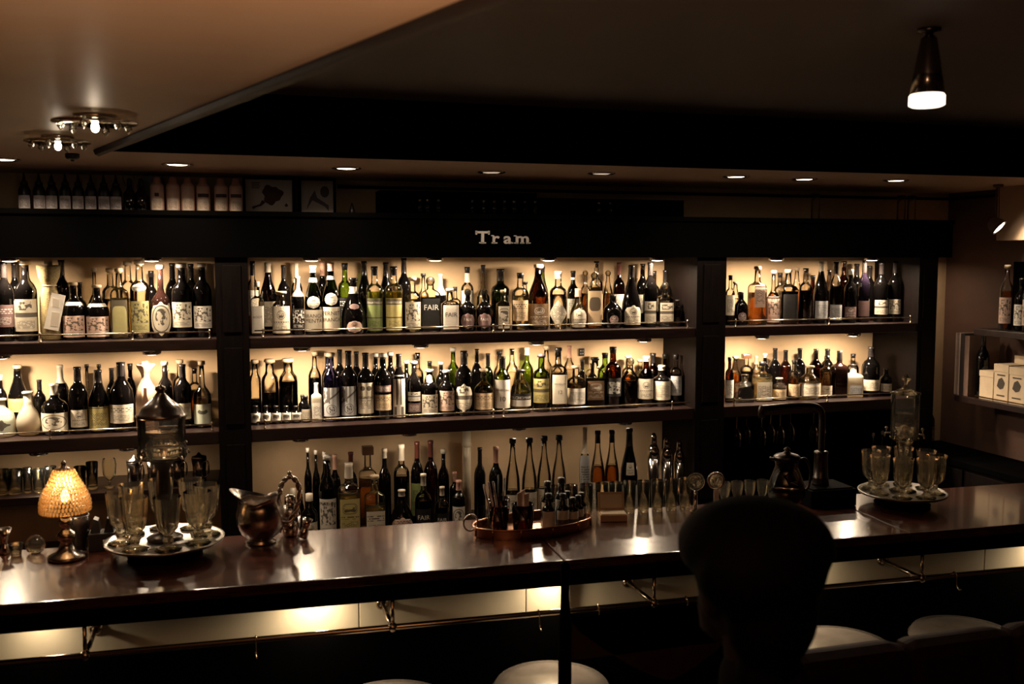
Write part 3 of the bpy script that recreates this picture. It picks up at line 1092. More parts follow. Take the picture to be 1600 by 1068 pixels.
CU_B = [
    B(396, 18, 408, 'spirit', 'c', 'F', (.25, .6, 1.2, 'w', 'lines')), B(421, 27, 410, 'slope', 'b', 'L', (.1, .45, 1.2, 'c', 'lines'), foil=.86),
    B(441, 20, 414, 'wine', 'k', 'F'), B(457, 18, 411, 'wine', 'c', 'L', foil=.72, liq='a'), B(505, 20, 409, 'wine', 'k', 'P'),
    B(540, 22, 411, 'spirit', 'G', 'K', (.2, .5, 1.1, 'k', 'title')), B(570, 24, 408, 'slope', 'k', 'F'), B(604, 24, 410, 'slope', 'k', 'F'),
    B(632, 22, 403, 'wine', 'k', 'F'), B(662, 20, 427, 'squat', 'c', 'T', liq='y'), B(689, 18, 428, 'wine', 'k', 'L', foil=.62),
    B(713, 16, 448, 'square', 'c', 'K', liq='a'), B(729, 20, 417, 'spirit', 'c', 'K', [(.4, .62, 1.1, 'w', 'lines'), (.75, .9, 1.2, 'w', 'plain')]),
    B(755, 21, 414, 'long', 'c', 'F', liq='c', foil=.88), B(782, 30, 420, 'spirit', 'g', 'F'), B(820, 18, 440, 'spirit', 'c', 'T', (.3, .65, 1.1, 'w', 'plain')),
    B(847, 22, 416, 'slope', 'G', 'K', (.15, .5, 1.1, 'w', 'plain')), B(895, 19, 423, 'wine', 'k', 'K', (.15, .5, 1.1, 'w', 'lines'), band=(.84, .88, M_WHITE)),
    B(917, 16, 424, 'spirit', 'c', 'B', liq='a'), B(943, 20, 408, 'spirit', 'c', 's', (.1, .5, 1.2, 't', 'lines'), liq='d'),
    B(961, 18, 424, 'slope', 'c', 'B', liq='a'), B(980, 18, 410, 'spirit', 'b', 'R', (.1, .5, 1.2, 'w', 'lines')), B(1001, 20, 415, 'slope', 'b', 'F'),
    B(1027, 20, 412, 'wine', 'k', 's', (.2, .5, 1.0, 'c', 'lines')), B(1043, 18, 423, 'spirit', 'c', 'K', liq='a'), B(1062, 20, 422, 'wine', 'k', 'F'),
]
# ---- middle centre shelf
bob = dict(txt=[("BOB'S", .30, .3, 1)], keep=True)
CM_F = [B(u, 15, 634, 'mini', 'k', 'K', (.12, .62, 1.25, 'w', 'oval'), look="small black bitters bottle labelled BOB'S", **bob) for u in (394, 411, 429, 446, 463)] + [
    B(479, 14, 618, 'mini', 'k', 'K', (.06, .5, 1.25, 'c', 'lines')),
    B(496, 16, 598, 'square', 'f', 'L', (.06, .5, .74, 'w', 'lines'), foil=.66),
    B(518, 27, 551, 'wine', 'v', 'C', (.08, .50, 1.05, 's', 'bird'), look='violet blue bottle, silver label with bird', keep=True),
    B(546, 26, 548, 'wine', 'k', 'F', (.08, .50, 1.0, 's', 'bird'), look='black bottle, silver label with bird', keep=True),
    B(572, 26, 551, 'wine', 'k', 'F', (.10, .56, 1.1, 'c', 'moth'), txt=[('ABSINTHE', .48, .14, 1)], look='black bottle, cream ABSINTHE label with moth', keep=True),
    B(599, 27, 552, 'wine', 'k', 'W', [(.14, .38, 1.25, 't', 'title'), (.42, .52, 1.1, 'm', 'lines')]),
    B(623, 22, 553, 'wine', 'k', 'F', (.02, .68, 1.0, 'w', 'tower'), look='bottle with tall white tower print', keep=True),
    B(648, 22, 564, 'wine', 'k', 'W', [(.30, .46, 1.0, 'w', 'band'), (.10, .26, 1.0, 'm', 'lines')]),
    B(671, 26, 577, 'spirit', 'k', 'W', [(.08, .48, 1.2, 'c', 'pic'), (.72, .90, 1.2, 'w', 'plain', 'oval')]),
    B(698, 25, 578, 'wine', 'k', 'W', (.12, .56, 1.15, 'p', 'pic')),
    B(725, 28, 548, 'wine', 'k', 'F', (.06, .50, 1.1, 'c', 'band', 'oval'), look='tall black bottle with oval cream label', keep=True),
    B(756, 30, 576, 'squat', 'c', 'C', (.12, .48, 1.3, 't', 'title'), liq='a', lev=.5),
    B(785, 26, 557, 'wine', 'G', 'F', (.10, .60, 1.15, 'w', 'plain'), liq='a', lev=.55, txt=[('LAPHROAIG', .60, .16, 1), ('10', .25, .24, 1)], look='green bottle labelled LAPHROAIG 10', keep=True),
    B(814, 33, 577, 'jug', 'c', 'T', (.16, .46, 1.2, 'k', 'lower'), liq='y', lev=.5, txt=[('KILCHOMAN', .58, .3, 0)], look='round clear bottle labelled KILCHOMAN', keep=True),
    B(846, 26, 553, 'spirit', 'G', 'T', (.16, .58, 1.15, 'y', 'band'), liq='d', txt=[('GLENGOYNE', .7, .16, 1)], look='green bottle labelled GLENGOYNE', keep=True),
    B(872, 26, 543, 'square', 'c', 'T', (.12, .58, .74, 'c', 'plain'), liq='c', txt=[('MACALLAN', .66, .16, 1), ('12', .34, .18, 1)], look='clear bottle labelled MACALLAN 12', keep=True),
    B(899, 29, 571, 'spirit', 'c', 'C', (.14, .50, 1.25, 'w', 'lines'), liq='a'),
    B(929, 31, 558, 'flask', 'c', 'T', (.18, .55, .7, 'n', 'emblem'), liq='d'),
    B(957, 26, 542, 'spirit', 'b', 'K', (.2, .5, 1.2, 'k', 'lines')),
    B(987, 30, 560, 'jug', 'c', 'B', None, look='decanter with ornate stopper', liq='d', lev=.55),
    B(1019, 24, 556, 'spirit', 'b', 'L', (.16, .56, 1.15, 'c', 'emblem'), foil=.9),
    B(1047, 28, 570, 'spirit', 'k', 'L', (.16, .62, 1.15, 'c', 'lines'), foil=.88),
    B(1072, 19, 553, 'spirit', 'c', 'K', (.2, .58, 1.1, 's', 'lines'), liq='d'),
]
CM_B = [
    B(393, 18, 562, 'jar', 'c', 'C', liq='d', lev=.35), B(416, 26, 561, 'jar', 'c', 'C', liq='d', lev=.45, look='wide clear bottle less than half full'),
    B(443, 29, 560, 'jar', 'c', 'C', liq='d', lev=.62, look='wide clear bottle two thirds full, dark'), B(466, 12, 617, 'mini', 'k', 'K'),
    B(497, 20, 549, 'wine', 'c', 'C', liq='d'), B(511, 18, 551, 'wine', 'v', 'C'), B(530, 20, 546, 'wine', 'k', 'F'), B(558, 20, 549, 'wine', 'k', 'F'),
    B(588, 18, 552, 'wine', 'k', 'W'), B(611, 20, 550, 'wine', 'k', 'W'), B(636, 17, 563, 'wine', 'k', 'W'), B(653, 18, 551, 'spirit', 'c', 's', liq='a'),
    B(677, 17, 564, 'wine', 'G', 'K'), B(690, 18, 565, 'wine', 'k', 'W'), B(708, 20, 543, 'wine', 'G', 'W'), B(729, 18, 552, 'spirit', 'c', 'T'), B(746, 18, 545, 'wine', 'k', 's'),
    B(762, 17, 552, 'wine', 'g', 'F'), B(777, 19, 549, 'wine', 'c', 'T', liq='y'), B(797, 21, 545, 'wine', 'c', 's', liq='c'), B(823, 21, 543, 'wine', 'G', 'L', liq='y', foil=.88),
    B(855, 20, 540, 'wine', 'c', 'C', liq='y'), B(869, 16, 552, 'spirit', 'c', 'T', liq='y'), B(889, 18, 540, 'wine', 'c', 'P', liq='c'), B(912, 16, 562, 'wine', 'k', 'F'), B(940, 17, 567, 'wine', 'k', 'K'),
    B(953, 24, 551, 'wine', 'G', 'K'), B(972, 16, 571, 'spirit', 'c', 'K', (.2, .6, 1.1, 'w', 'lines')), B(1002, 20, 554, 'spirit', 'c', 'W', liq='a'),
    B(1027, 20, 560, 'spirit', 'c', 'C', liq='a'), B(1042, 22, 551, 'spirit', 'b', 'F'), B(1059, 18, 552, 'spirit', 'b', 'K'),
]
# ---- counter below, middle bay
CB_F = [
    B(484, 24, 771, 'mini', 'k', 'L', (.04, .42, 1.2, 'c', 'emblem'), foil=.85),
    B(513, 27, 711, 'wine', 'k', 'W', (.06, .50, 1.15, 'w', 'pic'), txt=[('Mansinthe', .84, .15, 1)], look='tall black bottle labelled Mansinthe', keep=True),
    B(546, 34, 723, 'square', 'c', 'L', (.14, .55, .74, 'y', 'emblem'), liq='y', lev=.6, foil=.8),
    B(586, 32, 742, 'square', 'c', 'C', (.04, .44, .74, 'c', 'title'), liq='y', lev=.5),
    B(628, 37, 765, 'cone', 'k', 'L', (.03, .42, 1.0, 'p', 'title', 'arch'), foil=.86),
    B(662, 27, 740, 'squat', 'c', 'L', (.06, .42, 1.0, 'k', 'plain'), liq='d', foil=.8, txt=[('FAIR', .5, .3, 0)], look='clear bottle marked FAIR', keep=True),
    B(691, 23, 760, 'squat', 'c', 'L', (.06, .42, 1.0, 'k', 'plain'), liq='d', foil=.8, txt=[('FAIR', .5, .3, 0)], look='clear bottle marked FAIR', keep=True),
    B(717, 21, 750, 'spirit', 'k', 'P', (.06, .48, 1.1, 'w', 'ovalpic')),
    B(775, 22, 698, 'wine', 'k', 'P', None),
    B(801, 23, 685, 'slope', 'c', 'T', (.06, .36, 1.2, 'c', 'lines'), liq='y', lev=.4), B(827, 24, 684, 'slope', 'c', 'T', (.06, .38, 1.2, 'c', 'lines'), liq='y', lev=.4),
    B(850, 23, 681, 'slope', 'c', 'T', (.06, .40, 1.2, 'c', 'lines'), liq='y', lev=.4), B(873, 23, 680, 'slope', 'c', 'T', (.06, .42, 1.2, 'c', 'lines'), liq='y', lev=.4),
    B(913, 17, 668, 'wine', 'c', 'L', (.16, .70, 1.2, 's', 'lines'), foil=.72), B(933, 23, 673, 'slope', 'c', 'F', (.06, .42, 1.2, 'c', 'lines'), liq='a', foil=.86),
    B(955, 23, 672, 'slope', 'c', 'F', (.06, .42, 1.2, 'c', 'lines'), liq='a', foil=.86), B(982, 27, 669, 'slope', 'k', 'F', [(.06, .36, 1.2, 's', 'lines'), (.48, .62, .5, 'c', 'emblem')]),
]
CB_B = [
    B(463, 17, 762, 'mini', 'k', 'L', foil=.85), B(475, 8, 766, 'mini', 'k', 'L', foil=.85), B(484, 12, 699, 'wine', 'k', 'W'), B(493, 12, 703, 'wine', 'k', 'W'), B(504, 13, 706, 'wine', 'k', 'W', (.1, .5, 1.1, 'w', 'lines')),
    B(523, 18, 710, 'wine', 'k', 'P'), B(550, 20, 706, 'wine', 'b', 'R'), B(576, 29, 697, 'square', 'c', 'Q', liq='a', look='square decanter with heavy stopper'), B(601, 20, 701, 'wine', 'k', 'L', foil=.88),
    B(628, 25, 694, 'spirit', 'c', 'L', liq='d', foil=.8), B(653, 20, 690, 'wine', 'k', 'R', (.1, .5, 1.2, 'l', 'lines')), B(676, 22, 688, 'wine', 'b', 'R'), B(693, 18, 702, 'wine', 'k', 'W'), B(708, 16, 737, 'spirit', 'k', 'P'),
    B(750, 18, 699, 'wine', 'k', 'F'),
]
# ---- right bay
RU_F = [
    B(1140, 14, 430, 'spirit', 'c', 'K', (.2, .6, 1.2, 'c', 'lines'), liq='d'), B(1157, 22, 456, 'jug', 'k', 'K', (.1, .4, .6, 'm', 'emblem', 'round')),
    B(1182, 25, 416, 'square', 'c', 'C', (.3, .68, .3, 'p', 'lines'), liq='a', lev=.55), B(1207, 21, 423, 'long', 'c', 'W', (.04, .52, 1.1, 'p', 'pic'), liq='a'),
    B(1230, 26, 421, 'square', 'c', 'C', (.1, .55, .74, 'k', 'plain'), liq='d'), B(1257, 20, 419, 'spirit', 'c', 's', None, liq='d'),
    B(1281, 22, 408, 'slope', 'k', 'L', (.08, .36, 1.1, 's', 'lines'), foil=.84), B(1304, 20, 409, 'wine', 'c', 'F', (.05, .3, 1.1, 's', 'lines'), liq='d'),
    B(1327, 20, 421, 'wine', 'k', 'w', (.1, .3, 1., 'm', 'emblem')), B(1348, 18, 407, 'wine', 'p', 'F', (.1, .35, 1.1, 'm', 'plain')),
    B(1375, 22, 410, 'wine', 'k', 'F', (.13, .37, 1.1, 'c', 'band')), B(1398, 19, 408, 'wine', 'k', 'F', (.13, .37, 1.1, 'c', 'pic')),
]
RU_B = [B(1148, 18, 440, 'slope', 'c', 'C', liq='c'), B(1217, 18, 426, 'spirit', 'c', 'K', liq='a'), B(1243, 18, 418, 'slope', 'c', 'C', liq='a'), B(1268, 18, 430, 'spirit', 'b', 'K'),
        B(1293, 18, 422, 'wine', 'c', 's', liq='d'), B(1316, 20, 408, 'wine', 'b', 's'), B(1336, 20, 412, 'wine', 'k', 'F'), B(1356, 20, 415, 'wine', 'k', 'F')]
RM_F = [
    B(1139, 13, 558, 'spirit', 'b', 'K', (.1, .5, 1.2, 'w', 'lines')), B(1163, 26, 585, 'square', 'c', 'T', (.08, .58, .74, 'k', 'plain', 'diamond'), liq='c', look='square clear bottle with dark diamond mark'),
    B(1190, 27, 565, 'square', 'c', 'K', (.04, .5, .74, 'c', 'lines'), liq='y'), B(1217, 22, 590, 'spirit', 'c', 'C', (.06, .5, 1.2, 't', 'lines'), liq='a'),
    B(1240, 18, 563, 'spirit', 'c', 'K', (.1, .4, 1.2, 't', 'lines'), liq='a'), B(1264, 34, 571, 'jug', 'c', 'C', (.08, .48, 1.3, 'c', 'frame'), liq='y', lev=.5, look='big clear jug bottle with cream label'),
    B(1290, 19, 556, 'spirit', 'c', 's', (.08, .3, 1.1, 'c', 'emblem'), liq='a'), B(1310, 22, 548, 'square', 'r', 'F', None), B(1332, 26, 569, 'square', 'f', 'T', (.08, .36, .5, 's', 'lines'), look='frosted square bottle with grey label'),
    B(1359, 27, 542, 'wine', 'k', 'F', (.12, .34, 1.2, 'c', 'lines')), B(1383, 18, 576, 'wine', 'k', 'F', (.15, .45, 1.1, 'c', 'lines')),
]
RM_B = [B(1150, 18, 556, 'slope', 'c', 'W', liq='a'), B(1165, 20, 553, 'spirit', 'c', 'Q', liq='d'), B(1180, 14, 556, 'wine', 'c', 'P', liq='c'), B(1193, 16, 552, 'wine', 'k', 'w'),
        B(1209, 18, 544, 'wine', 'k', 'F'), B(1226, 18, 547, 'wine', 'b', 'F'), B(1248, 18, 544, 'wine', 'k', 'F'), B(1273, 20, 545, 'wine', 'b', 's'), B(1291, 20, 545, 'wine', 'k', 'F'), B(1331, 18, 553, 'spirit', 'c', 'K', liq='c')]

YF, YR = 4.122, 4.24
shelf_fill(LU_F, Z_TOP, 'front row', 'upper left shelf', 'bottles on the upper left shelf', YF, 530, (-1.9, -.004))
shelf_fill(LU_B, Z_TOP, 'back row', 'upper left shelf', 'bottles on the upper left shelf', YR, 530, (-1.9, -.004))
shelf_fill(LM_F, Z_MID, 'front row', 'middle left shelf', 'bottles on the middle left shelf', YF, 690, (-1.9, -.004))
shelf_fill(LM_B, Z_MID, 'back row', 'middle left shelf', 'bottles on the middle left shelf', YR, 690, (-1.9, -.004))
shelf_fill(CU_F, Z_TOP, 'front row', 'upper centre shelf', 'bottles on the upper centre shelf', YF, 520, (.13, 2.05))
shelf_fill(CU_B, Z_TOP, 'back row', 'upper centre shelf', 'bottles on the upper centre shelf', YR, 520, (.13, 2.05))
shelf_fill(CM_F, Z_MID, 'front row', 'middle centre shelf', 'bottles on the middle centre shelf', YF, 660, (.13, 2.05))
shelf_fill(CM_B, Z_MID, 'back row', 'middle centre shelf', 'bottles on the middle centre shelf', YR, 660, (.13, 2.05))
shelf_fill(CB_F, Z_CNT, 'front row', 'back counter', 'bottles on the back counter', 4.03, 820, (.13, 2.05))
shelf_fill(CB_B, Z_CNT, 'back row', 'back counter', 'bottles on the back counter', 4.18, 820, (.13, 2.05))
shelf_fill(RU_F, Z_TOP, 'front row', 'upper right shelf', 'bottles on the upper right shelf', YF, 515, (2.205, 3.225))
shelf_fill(RU_B, Z_TOP, 'back row', 'upper right shelf', 'bottles on the upper right shelf', YR, 515, (2.205, 3.225))
shelf_fill(RM_F, Z_MID, 'front row', 'middle right shelf', 'bottles on the middle right shelf', YF, 625, (2.205, 3.225))
shelf_fill(RM_B, Z_MID, 'back row', 'middle right shelf', 'bottles on the middle right shelf', YR, 625, (2.205, 3.225))


# ================================================================= THE BAR
BROT = math.radians(-2.3)
bar = thing('bar_counter', 'long polished dark wooden bar counter with lit cream front panels', 'bar counter', (-.5, 2.725, 0), BROT)
BW = .51


def bar_local(p):
    d = Vector((p.x + .5, p.y - 2.725))
    c, s = math.cos(-BROT), math.sin(-BROT)
    return Vector((d.x * c - d.y * s, d.x * s + d.y * c))


def bar_world(x, y, z):
    c, s = math.cos(BROT), math.sin(BROT)
    return Vector((-.5 + x * c - y * s, 2.725 + x * s + y * c, z))


XS = [-1.3, 1.46, 2.62, 3.85]
for i in range(3):
    MB().box(XS[i] + .0012, XS[i + 1] - .0012, 0, BW, Z_BAR - .03, Z_BAR, .004).build('top_board', M_BAR, bar)
MB().box(-1.3, 3.85, .006, BW - .006, Z_BAR - .078, Z_BAR - .03).build('apron', M_BLACKP, bar)
PSEAM = [-1.3] + [bar_local(at(u, v, 2.99)).x for u, v in ((-140, 1000), (557, 945), (809, 930), (1150, 905), (1487, 870))] + [3.85]
for i in range(len(PSEAM) - 1):
    MB().box(PSEAM[i] + .0015, PSEAM[i + 1] - .0015, .22, .235, .84, Z_BAR - .079, .002).build('front_panel', M_CREAMP, bar)
MB().box(-1.3, 3.85, .205, .24, .10, .838).build('dado_board', M_BLACKP, bar)
MB().box(-1.3, 3.85, .24, BW - .02, .06, Z_BAR - .079).build('carcass', M_BLACKP, bar)
MB().box(-1.3, 3.85, .25, .40, .0, .06).build('plinth', M_BLACKP, bar)
# waisted support in front of the panels
pc = bar_local(at(881, 935, 2.85))
MB().lathe([(0, .03), (.2, .026), (.7, .024), (.80, .016), (.86, .0135), (.93, .0125), (.97, .016), (Z_BAR - .079, .02)], (pc.x, .175, 0), 14).build('support_post', M_BLACKP, bar)

# bag rail with brackets
br = thing('bag_rail', 'brass rail on brackets running along under the bar front', 'rail', (-.5, 2.725, 0), BROT)
RZ = .912
RY = .014
MB().tube([(-1.3, RY, RZ), (3.85, RY, RZ)], .009, 12).build('rail_tube', M_STEEL, br)
for u, v in ((138, 1010), (608, 973), (1000, 938), (1395, 900)):
    q = bar_local(at(u, v, 2.78))
    k = MB()
    k.tube([(q.x - .005, .205, RZ), (q.x, RY, RZ)], .0075, 10)
    b_ = k.build('bracket', M_STEEL, br)
    MB().lathe([(0, .02), (.006, .02), (.012, .012), (.014, 0)], n=16).build('flange', M_STEEL, b_, loc=(q.x - .005, .2199, RZ), rot=(PI / 2, 0, 0))
    MB().tube([(q.x, RY, RZ), (q.x, RY, Z_BAR - .079)], .0055, 10).build('hanger', M_STEEL, b_)
    MB().ball((q.x, RY, RZ), .0145, 12, 8).build('joint', M_STEEL, b_)
for u, v in ((400, 997), (828, 957), (917, 948), (1048, 938), (1443, 900)):
    q = bar_local(at(u, v, 2.78))
    pts = [(q.x, RY + .011 * math.cos(a), RZ + .011 * math.sin(a)) for a in [PI * k / 8 for k in range(9)]]
    pts = pts + [(q.x, RY - .011, RZ - .02), (q.x, RY - .014, RZ - .035), (q.x, RY - .024, RZ - .042), (q.x, RY - .034, RZ - .036)]
    MB().tube(pts, .002, 6).build('hook', M_STEEL, br)
# lamps beneath the bar
for k, u in enumerate((60, 490, 858, 1225, 1592)):
    q = bar_local(at(u, 940, 2.92))
    pw = bar_world(q.x, .15, Z_BAR - .0785)
    t = thing('under_bar_light', 'small lamp under the bar edge lighting the cream panel, %s from left' % ORD[k + 1], 'light', pw, BROT, 'lamps under the bar')
    MB().lathe([(0, .026), (-.008, .026), (-.010, .022), (-.010, 0)], n=18).build('housing', M_CHROME, t)
    MB().lathe([(-.0101, .02), (-.013, .016), (-.014, 0)], n=18).build('lens', M_LENS, t)
    disc_light('under_bar_lamp', (0, 0, -.016), .016, P_UNDER * (0.35, 1.15, 1, .5, 1.15)[k], spread=170, parent=t)

# ---------------------------------------------------------------- stools
stool = None
for k, (u, v) in enumerate(((612, 1095), (862, 1062), (1312, 1002), (1508, 984))):
    p = atz(u, v, .75)
    lab = 'round bar stool with pale leather seat, %s from left' % ORD[k + 1]
    if stool is None:
        stool = thing('bar_stool', lab, 'stool', (p.x, p.y, 0), 0, 'stools along the bar')
        MB().lathe([(.69, .155), (.70, .168), (.725, .172), (.742, .160), (.749, .12), (.751, .0)], n=36).build('seat_cushion', M_SEAT, stool)
        MB().tube([(.173 * math.cos(a), .173 * math.sin(a), .715) for a in [2 * PI * i / 36 for i in range(36)]], .006, 8, True).build('rim', M_CHROME, stool)
        MB().lathe([(.66, .12), (.689, .13)], n=24).build('seat_pan', M_DMETAL, stool)
        MB().lathe([(.03, .03), (.66, .026)], n=16).build('column', M_DMETAL, stool)
        MB().tube([(.15 * math.cos(a), .15 * math.sin(a), .28) for a in [2 * PI * i / 30 for i in range(30)]], .009, 8, True).build('foot_ring', M_DMETAL, stool)
        for a in (0, PI / 2):
            MB().tube([(.15 * math.cos(a), .15 * math.sin(a), .28), (-.15 * math.cos(a), -.15 * math.sin(a), .28)], .006, 8).build('spoke', M_DMETAL, stool)
        MB().lathe([(.0, .165), (.012, .165), (.03, .06), (.04, .03)], n=30).build('base_plate', M_DMETAL, stool)
    else:
        clone(stool, (p.x, p.y, 0), .4 * k, lab)

# ================================================================= ON THE BAR
ZB = Z_BAR + .0008


def on_bar(u, v, lim=True):
    p = atz(u, v, Z_BAR)
    q = bar_local(p)
    return p, q


def fluted(prof, n, flute, fl, name, mat, parent, loc=None):
    return MB().lathe(prof, n=n, flute=flute, fl=fl).build(name, mat, parent, loc)


# ---- beaded table lamp
p, q = on_bar(105, 872)
lamp = thing('table_lamp', 'small lit table lamp with amber bead shade on silver base', 'lamp', (p.x, p.y, ZB))
S = depth(p) / F
H = 150 * S
MB().lathe([(0, .052), (.006, .055), (.012, .050), (.020, .030), (.035, .022), (.050, .016), (.058, .024), (.068, .028), (.078, .024), (.086, .014), (.094, .012),
            (.1, .020), (.112, .019), (.125, .014), (.128, .0)], n=24).build('base', M_SILVER, lamp)
MB().lathe([(.125, .013), (.13, .022), (.165, .018), (.168, 0)], n=16).build('candle_cup', thin('smoky_glass_cup', (.55, .38, .22), 2), lamp)
beads = MB()
ring = MB()
sh = [(.146, .0675), (.158, .068), (.170, .067), (.182, .064), (.194, .0595), (.206, .054), (.217, .0475), (.228, .041), (.238, .036), (.248, .032), (.257, .028), (.264, .021)]
for j, (z, r) in enumerate(sh):
    n = max(10, int(2 * PI * r / .0098))
    for k in range(n):
        a = 2 * PI * (k + .5 * (j % 2)) / n
        beads.ball((r * math.cos(a), r * math.sin(a), z), .0050, 6, 4, (1, 1, 1.4))
bo = beads.build('bead_shade', thin('amber_beads', (1.0, .76, .46), 1.8, rough=.05, milk=.45), lamp)
bo['kind'] = 'stuff'
MB().tube([(.067 * math.cos(a), .067 * math.sin(a), .140) for a in [2 * PI * i / 30 for i in range(30)]], .0022, 6, True).build('shade_ring', M_BRASS, lamp)
MB().lathe([(.264, .024), (.268, .022), (.270, .008), (.278, .006), (.282, .008), (.288, .005), (.292, 0)], n=14).build('finial', M_SILVER, lamp)
MB().lathe([(.168, .006), (.172, .010), (.185, .012), (.198, .008), (.208, 0)], n=12).build('bulb', emis('lamp_bulb', (1, .72, .36), 14), lamp)
ld = bpy.data.lights.new('table_lamp_light', 'POINT')
ld.energy = 1.3
ld.color = (1, .72, .42)
ld.shadow_soft_size = .02
lo = bpy.data.objects.new('table_lamp_light', ld)
COL.objects.link(lo)
lo.parent = lamp
lo.location = (0, 0, .225)


# ---- absinthe trays
def tray(u, v, Y, R, label, hgt=.045):
    p = at(u, v, Y)
    t = thing('serving_tray', label, 'tray', (p.x, Y, ZB))
    MB().lathe([(0, R * .62), (.006, R * .64), (.012, R * .5), (hgt - .012, R * .5), (hgt - .008, R * .8)], n=40).build('foot', M_BLACKP, t)
    MB().lathe([(hgt - .008, 0), (hgt - .008, R * .8), (hgt - .004, R), (hgt + .004, R + .003), (hgt + .004, R - .002), (hgt - .001, R * .93), (hgt - .001, 0)], n=48).build('dish', M_TRAY, t)
    return Vector((p.x, Y, ZB + hgt))


c1 = tray(258, 847, 3.06, .168, 'round silver tray of absinthe glasses beside the beaded lamp')
c2 = tray(1410, 765, 2.94, .150, 'round silver tray of absinthe glasses near the right wall')

# left fountain: metal lid and stem, water filled drum
S = depth(c1) / F
ft = thing('absinthe_fountain', 'absinthe fountain with domed silver lid and dark metal stem', 'fountain', (c1.x, c1.y, c1.z + .0008))
H1 = at(260, 600, c1.y).z - c1.z
b0 = at(260, 716, c1.y).z - c1.z
b1 = at(260, 652, c1.y).z - c1.z
R = 38 * S
MB().lathe([(0, .05), (.008, .052), (.014, .040), (.022, .018), (.05, .012), (b0 * .45, .016), (b0 * .6, .022), (b0 * .85, .018), (b0 - .012, .026), (b0 - .004, R * .6), (b0, R * .6)], n=24).build('stem', M_DMETAL, ft)
MB().lathe([(b0, R * .5), (b0 + .002, R * .92), (b0 + .012, R), (b0 + .03, R * .98), (b0 + .045, R * .93), (b1 - .012, R * .93), (b1, R * .97)], n=32, cap=False).build('glass_drum', GDRUM, ft)
MB().lathe([(b0 + .003, R * .5), (b0 + .008, R * .9), (b0 + .03, R * .94), (b0 + (b1 - b0) * .62, R * .90)], n=32).build('water', GWATER, ft)
MB().lathe([(b1 + .0005, R * .99), (b1 + .010, R * 1.0), (b1 + .014, R * .9), (b1 + .03, R * .80), (b1 + .045, R * .55), (b1 + .055, R * .38), (b1 + .066, R * .24), (H1 - .022, R * .14),
            (H1 - .016, R * .22), (H1 - .008, R * .2), (H1, 0)], n=32).build('domed_lid', M_SILVER, ft)
for a in (-2.2, -.9, .7, 2.3):
    x, y = math.cos(a), math.sin(a)
    sp = MB().tube([(x * R * .95, y * R * .95, b0 + .014), (x * R * 1.22, y * R * 1.22, b0 + .014), (x * R * 1.34, y * R * 1.34, b0 + .002)], .004, 8).build('spigot', M_SILVER, ft)
    MB().tube([(x * R * 1.15, y * R * 1.15, b0 + .012), (x * R * 1.15, y * R * 1.15, b0 + .034)], .003, 6).ball((x * R * 1.15, y * R * 1.15, b0 + .036), .006, 8, 6).build('tap_lever', M_SILVER, sp)

# right fountain: glass all over, pointed lid
S = depth(c2) / F
f2 = thing('absinthe_fountain', 'all glass absinthe fountain with pointed lid on the right tray', 'fountain', (c2.x, c2.y, c2.z + .0008))
H2 = at(1413, 583, c2.y).z - c2.z
b0 = at(1413, 683, c2.y).z - c2.z
b1 = at(1413, 616, c2.y).z - c2.z
R = 21 * S
MB().lathe([(0, .045), (.006, .046), (.012, .03), (.02, .012), (.06, .011), (b0 * .5, .013), (b0 * .72, .018), (b0 - .008, .031), (b0 - .004, R * 1.02), (b0, R * 1.02)], n=24, flute=8, fl=.03).build('glass_stem', GCLEAR, f2)
MB().lathe([(b0, R * .95), (b0 + .005, R), (b1, R)], n=28, cap=False).build('glass_drum', GDRUM, f2)
MB().lathe([(b0 + .002, R * .93), (b0 + (b1 - b0) * .55, R * .94)], n=28).build('water', crystal('cloudy_water', (.96, .92, .84), .10, .7), f2)
MB().lathe([(b1 + .0005, R * 1.06), (b1 + .006, R * 1.06), (b1 + .012, R * .7), (b1 + .022, R * .3), (b1 + .03, R * .12), (H2 - .034, R * .14), (H2 - .022, R * .34), (H2 - .012, R * .2), (H2, 0)], n=20).build('pointed_lid', GCLEAR, f2)
for a in (-2.7, -.4, .9, 2.2):
    x, y = math.cos(a), math.sin(a)
    sp = MB().tube([(x * R, y * R, b0 + .010), (x * R * 1.35, y * R * 1.35, b0 + .010), (x * R * 1.45, y * R * 1.45, b0 - .004)], .004, 8).build('spigot', M_CHROME, f2)
    MB().ball((x * R * 1.3, y * R * 1.3, b0 + .028), .006, 8, 6).tube([(x * R * 1.3, y * R * 1.3, b0 + .01), (x * R * 1.3, y * R * 1.3, b0 + .028)], .0025, 6).build('tap_lever', M_CHROME, sp)

GL_A = [[(.0, .034), (.004, .035), (.009, .022), (.014, .009), (.026, .013), (.034, .016), (.042, .010), (.050, .016), (.060, .026), (.085, .031), (.115, .034), (.148, .037)],
        [(.0, .033), (.004, .034), (.010, .018), (.020, .008), (.036, .008), (.044, .018), (.056, .028), (.090, .032), (.128, .033), (.145, .036)]]
WHERE = ['front right', 'right', 'back right', 'back', 'back left', 'left', 'front left', 'front']


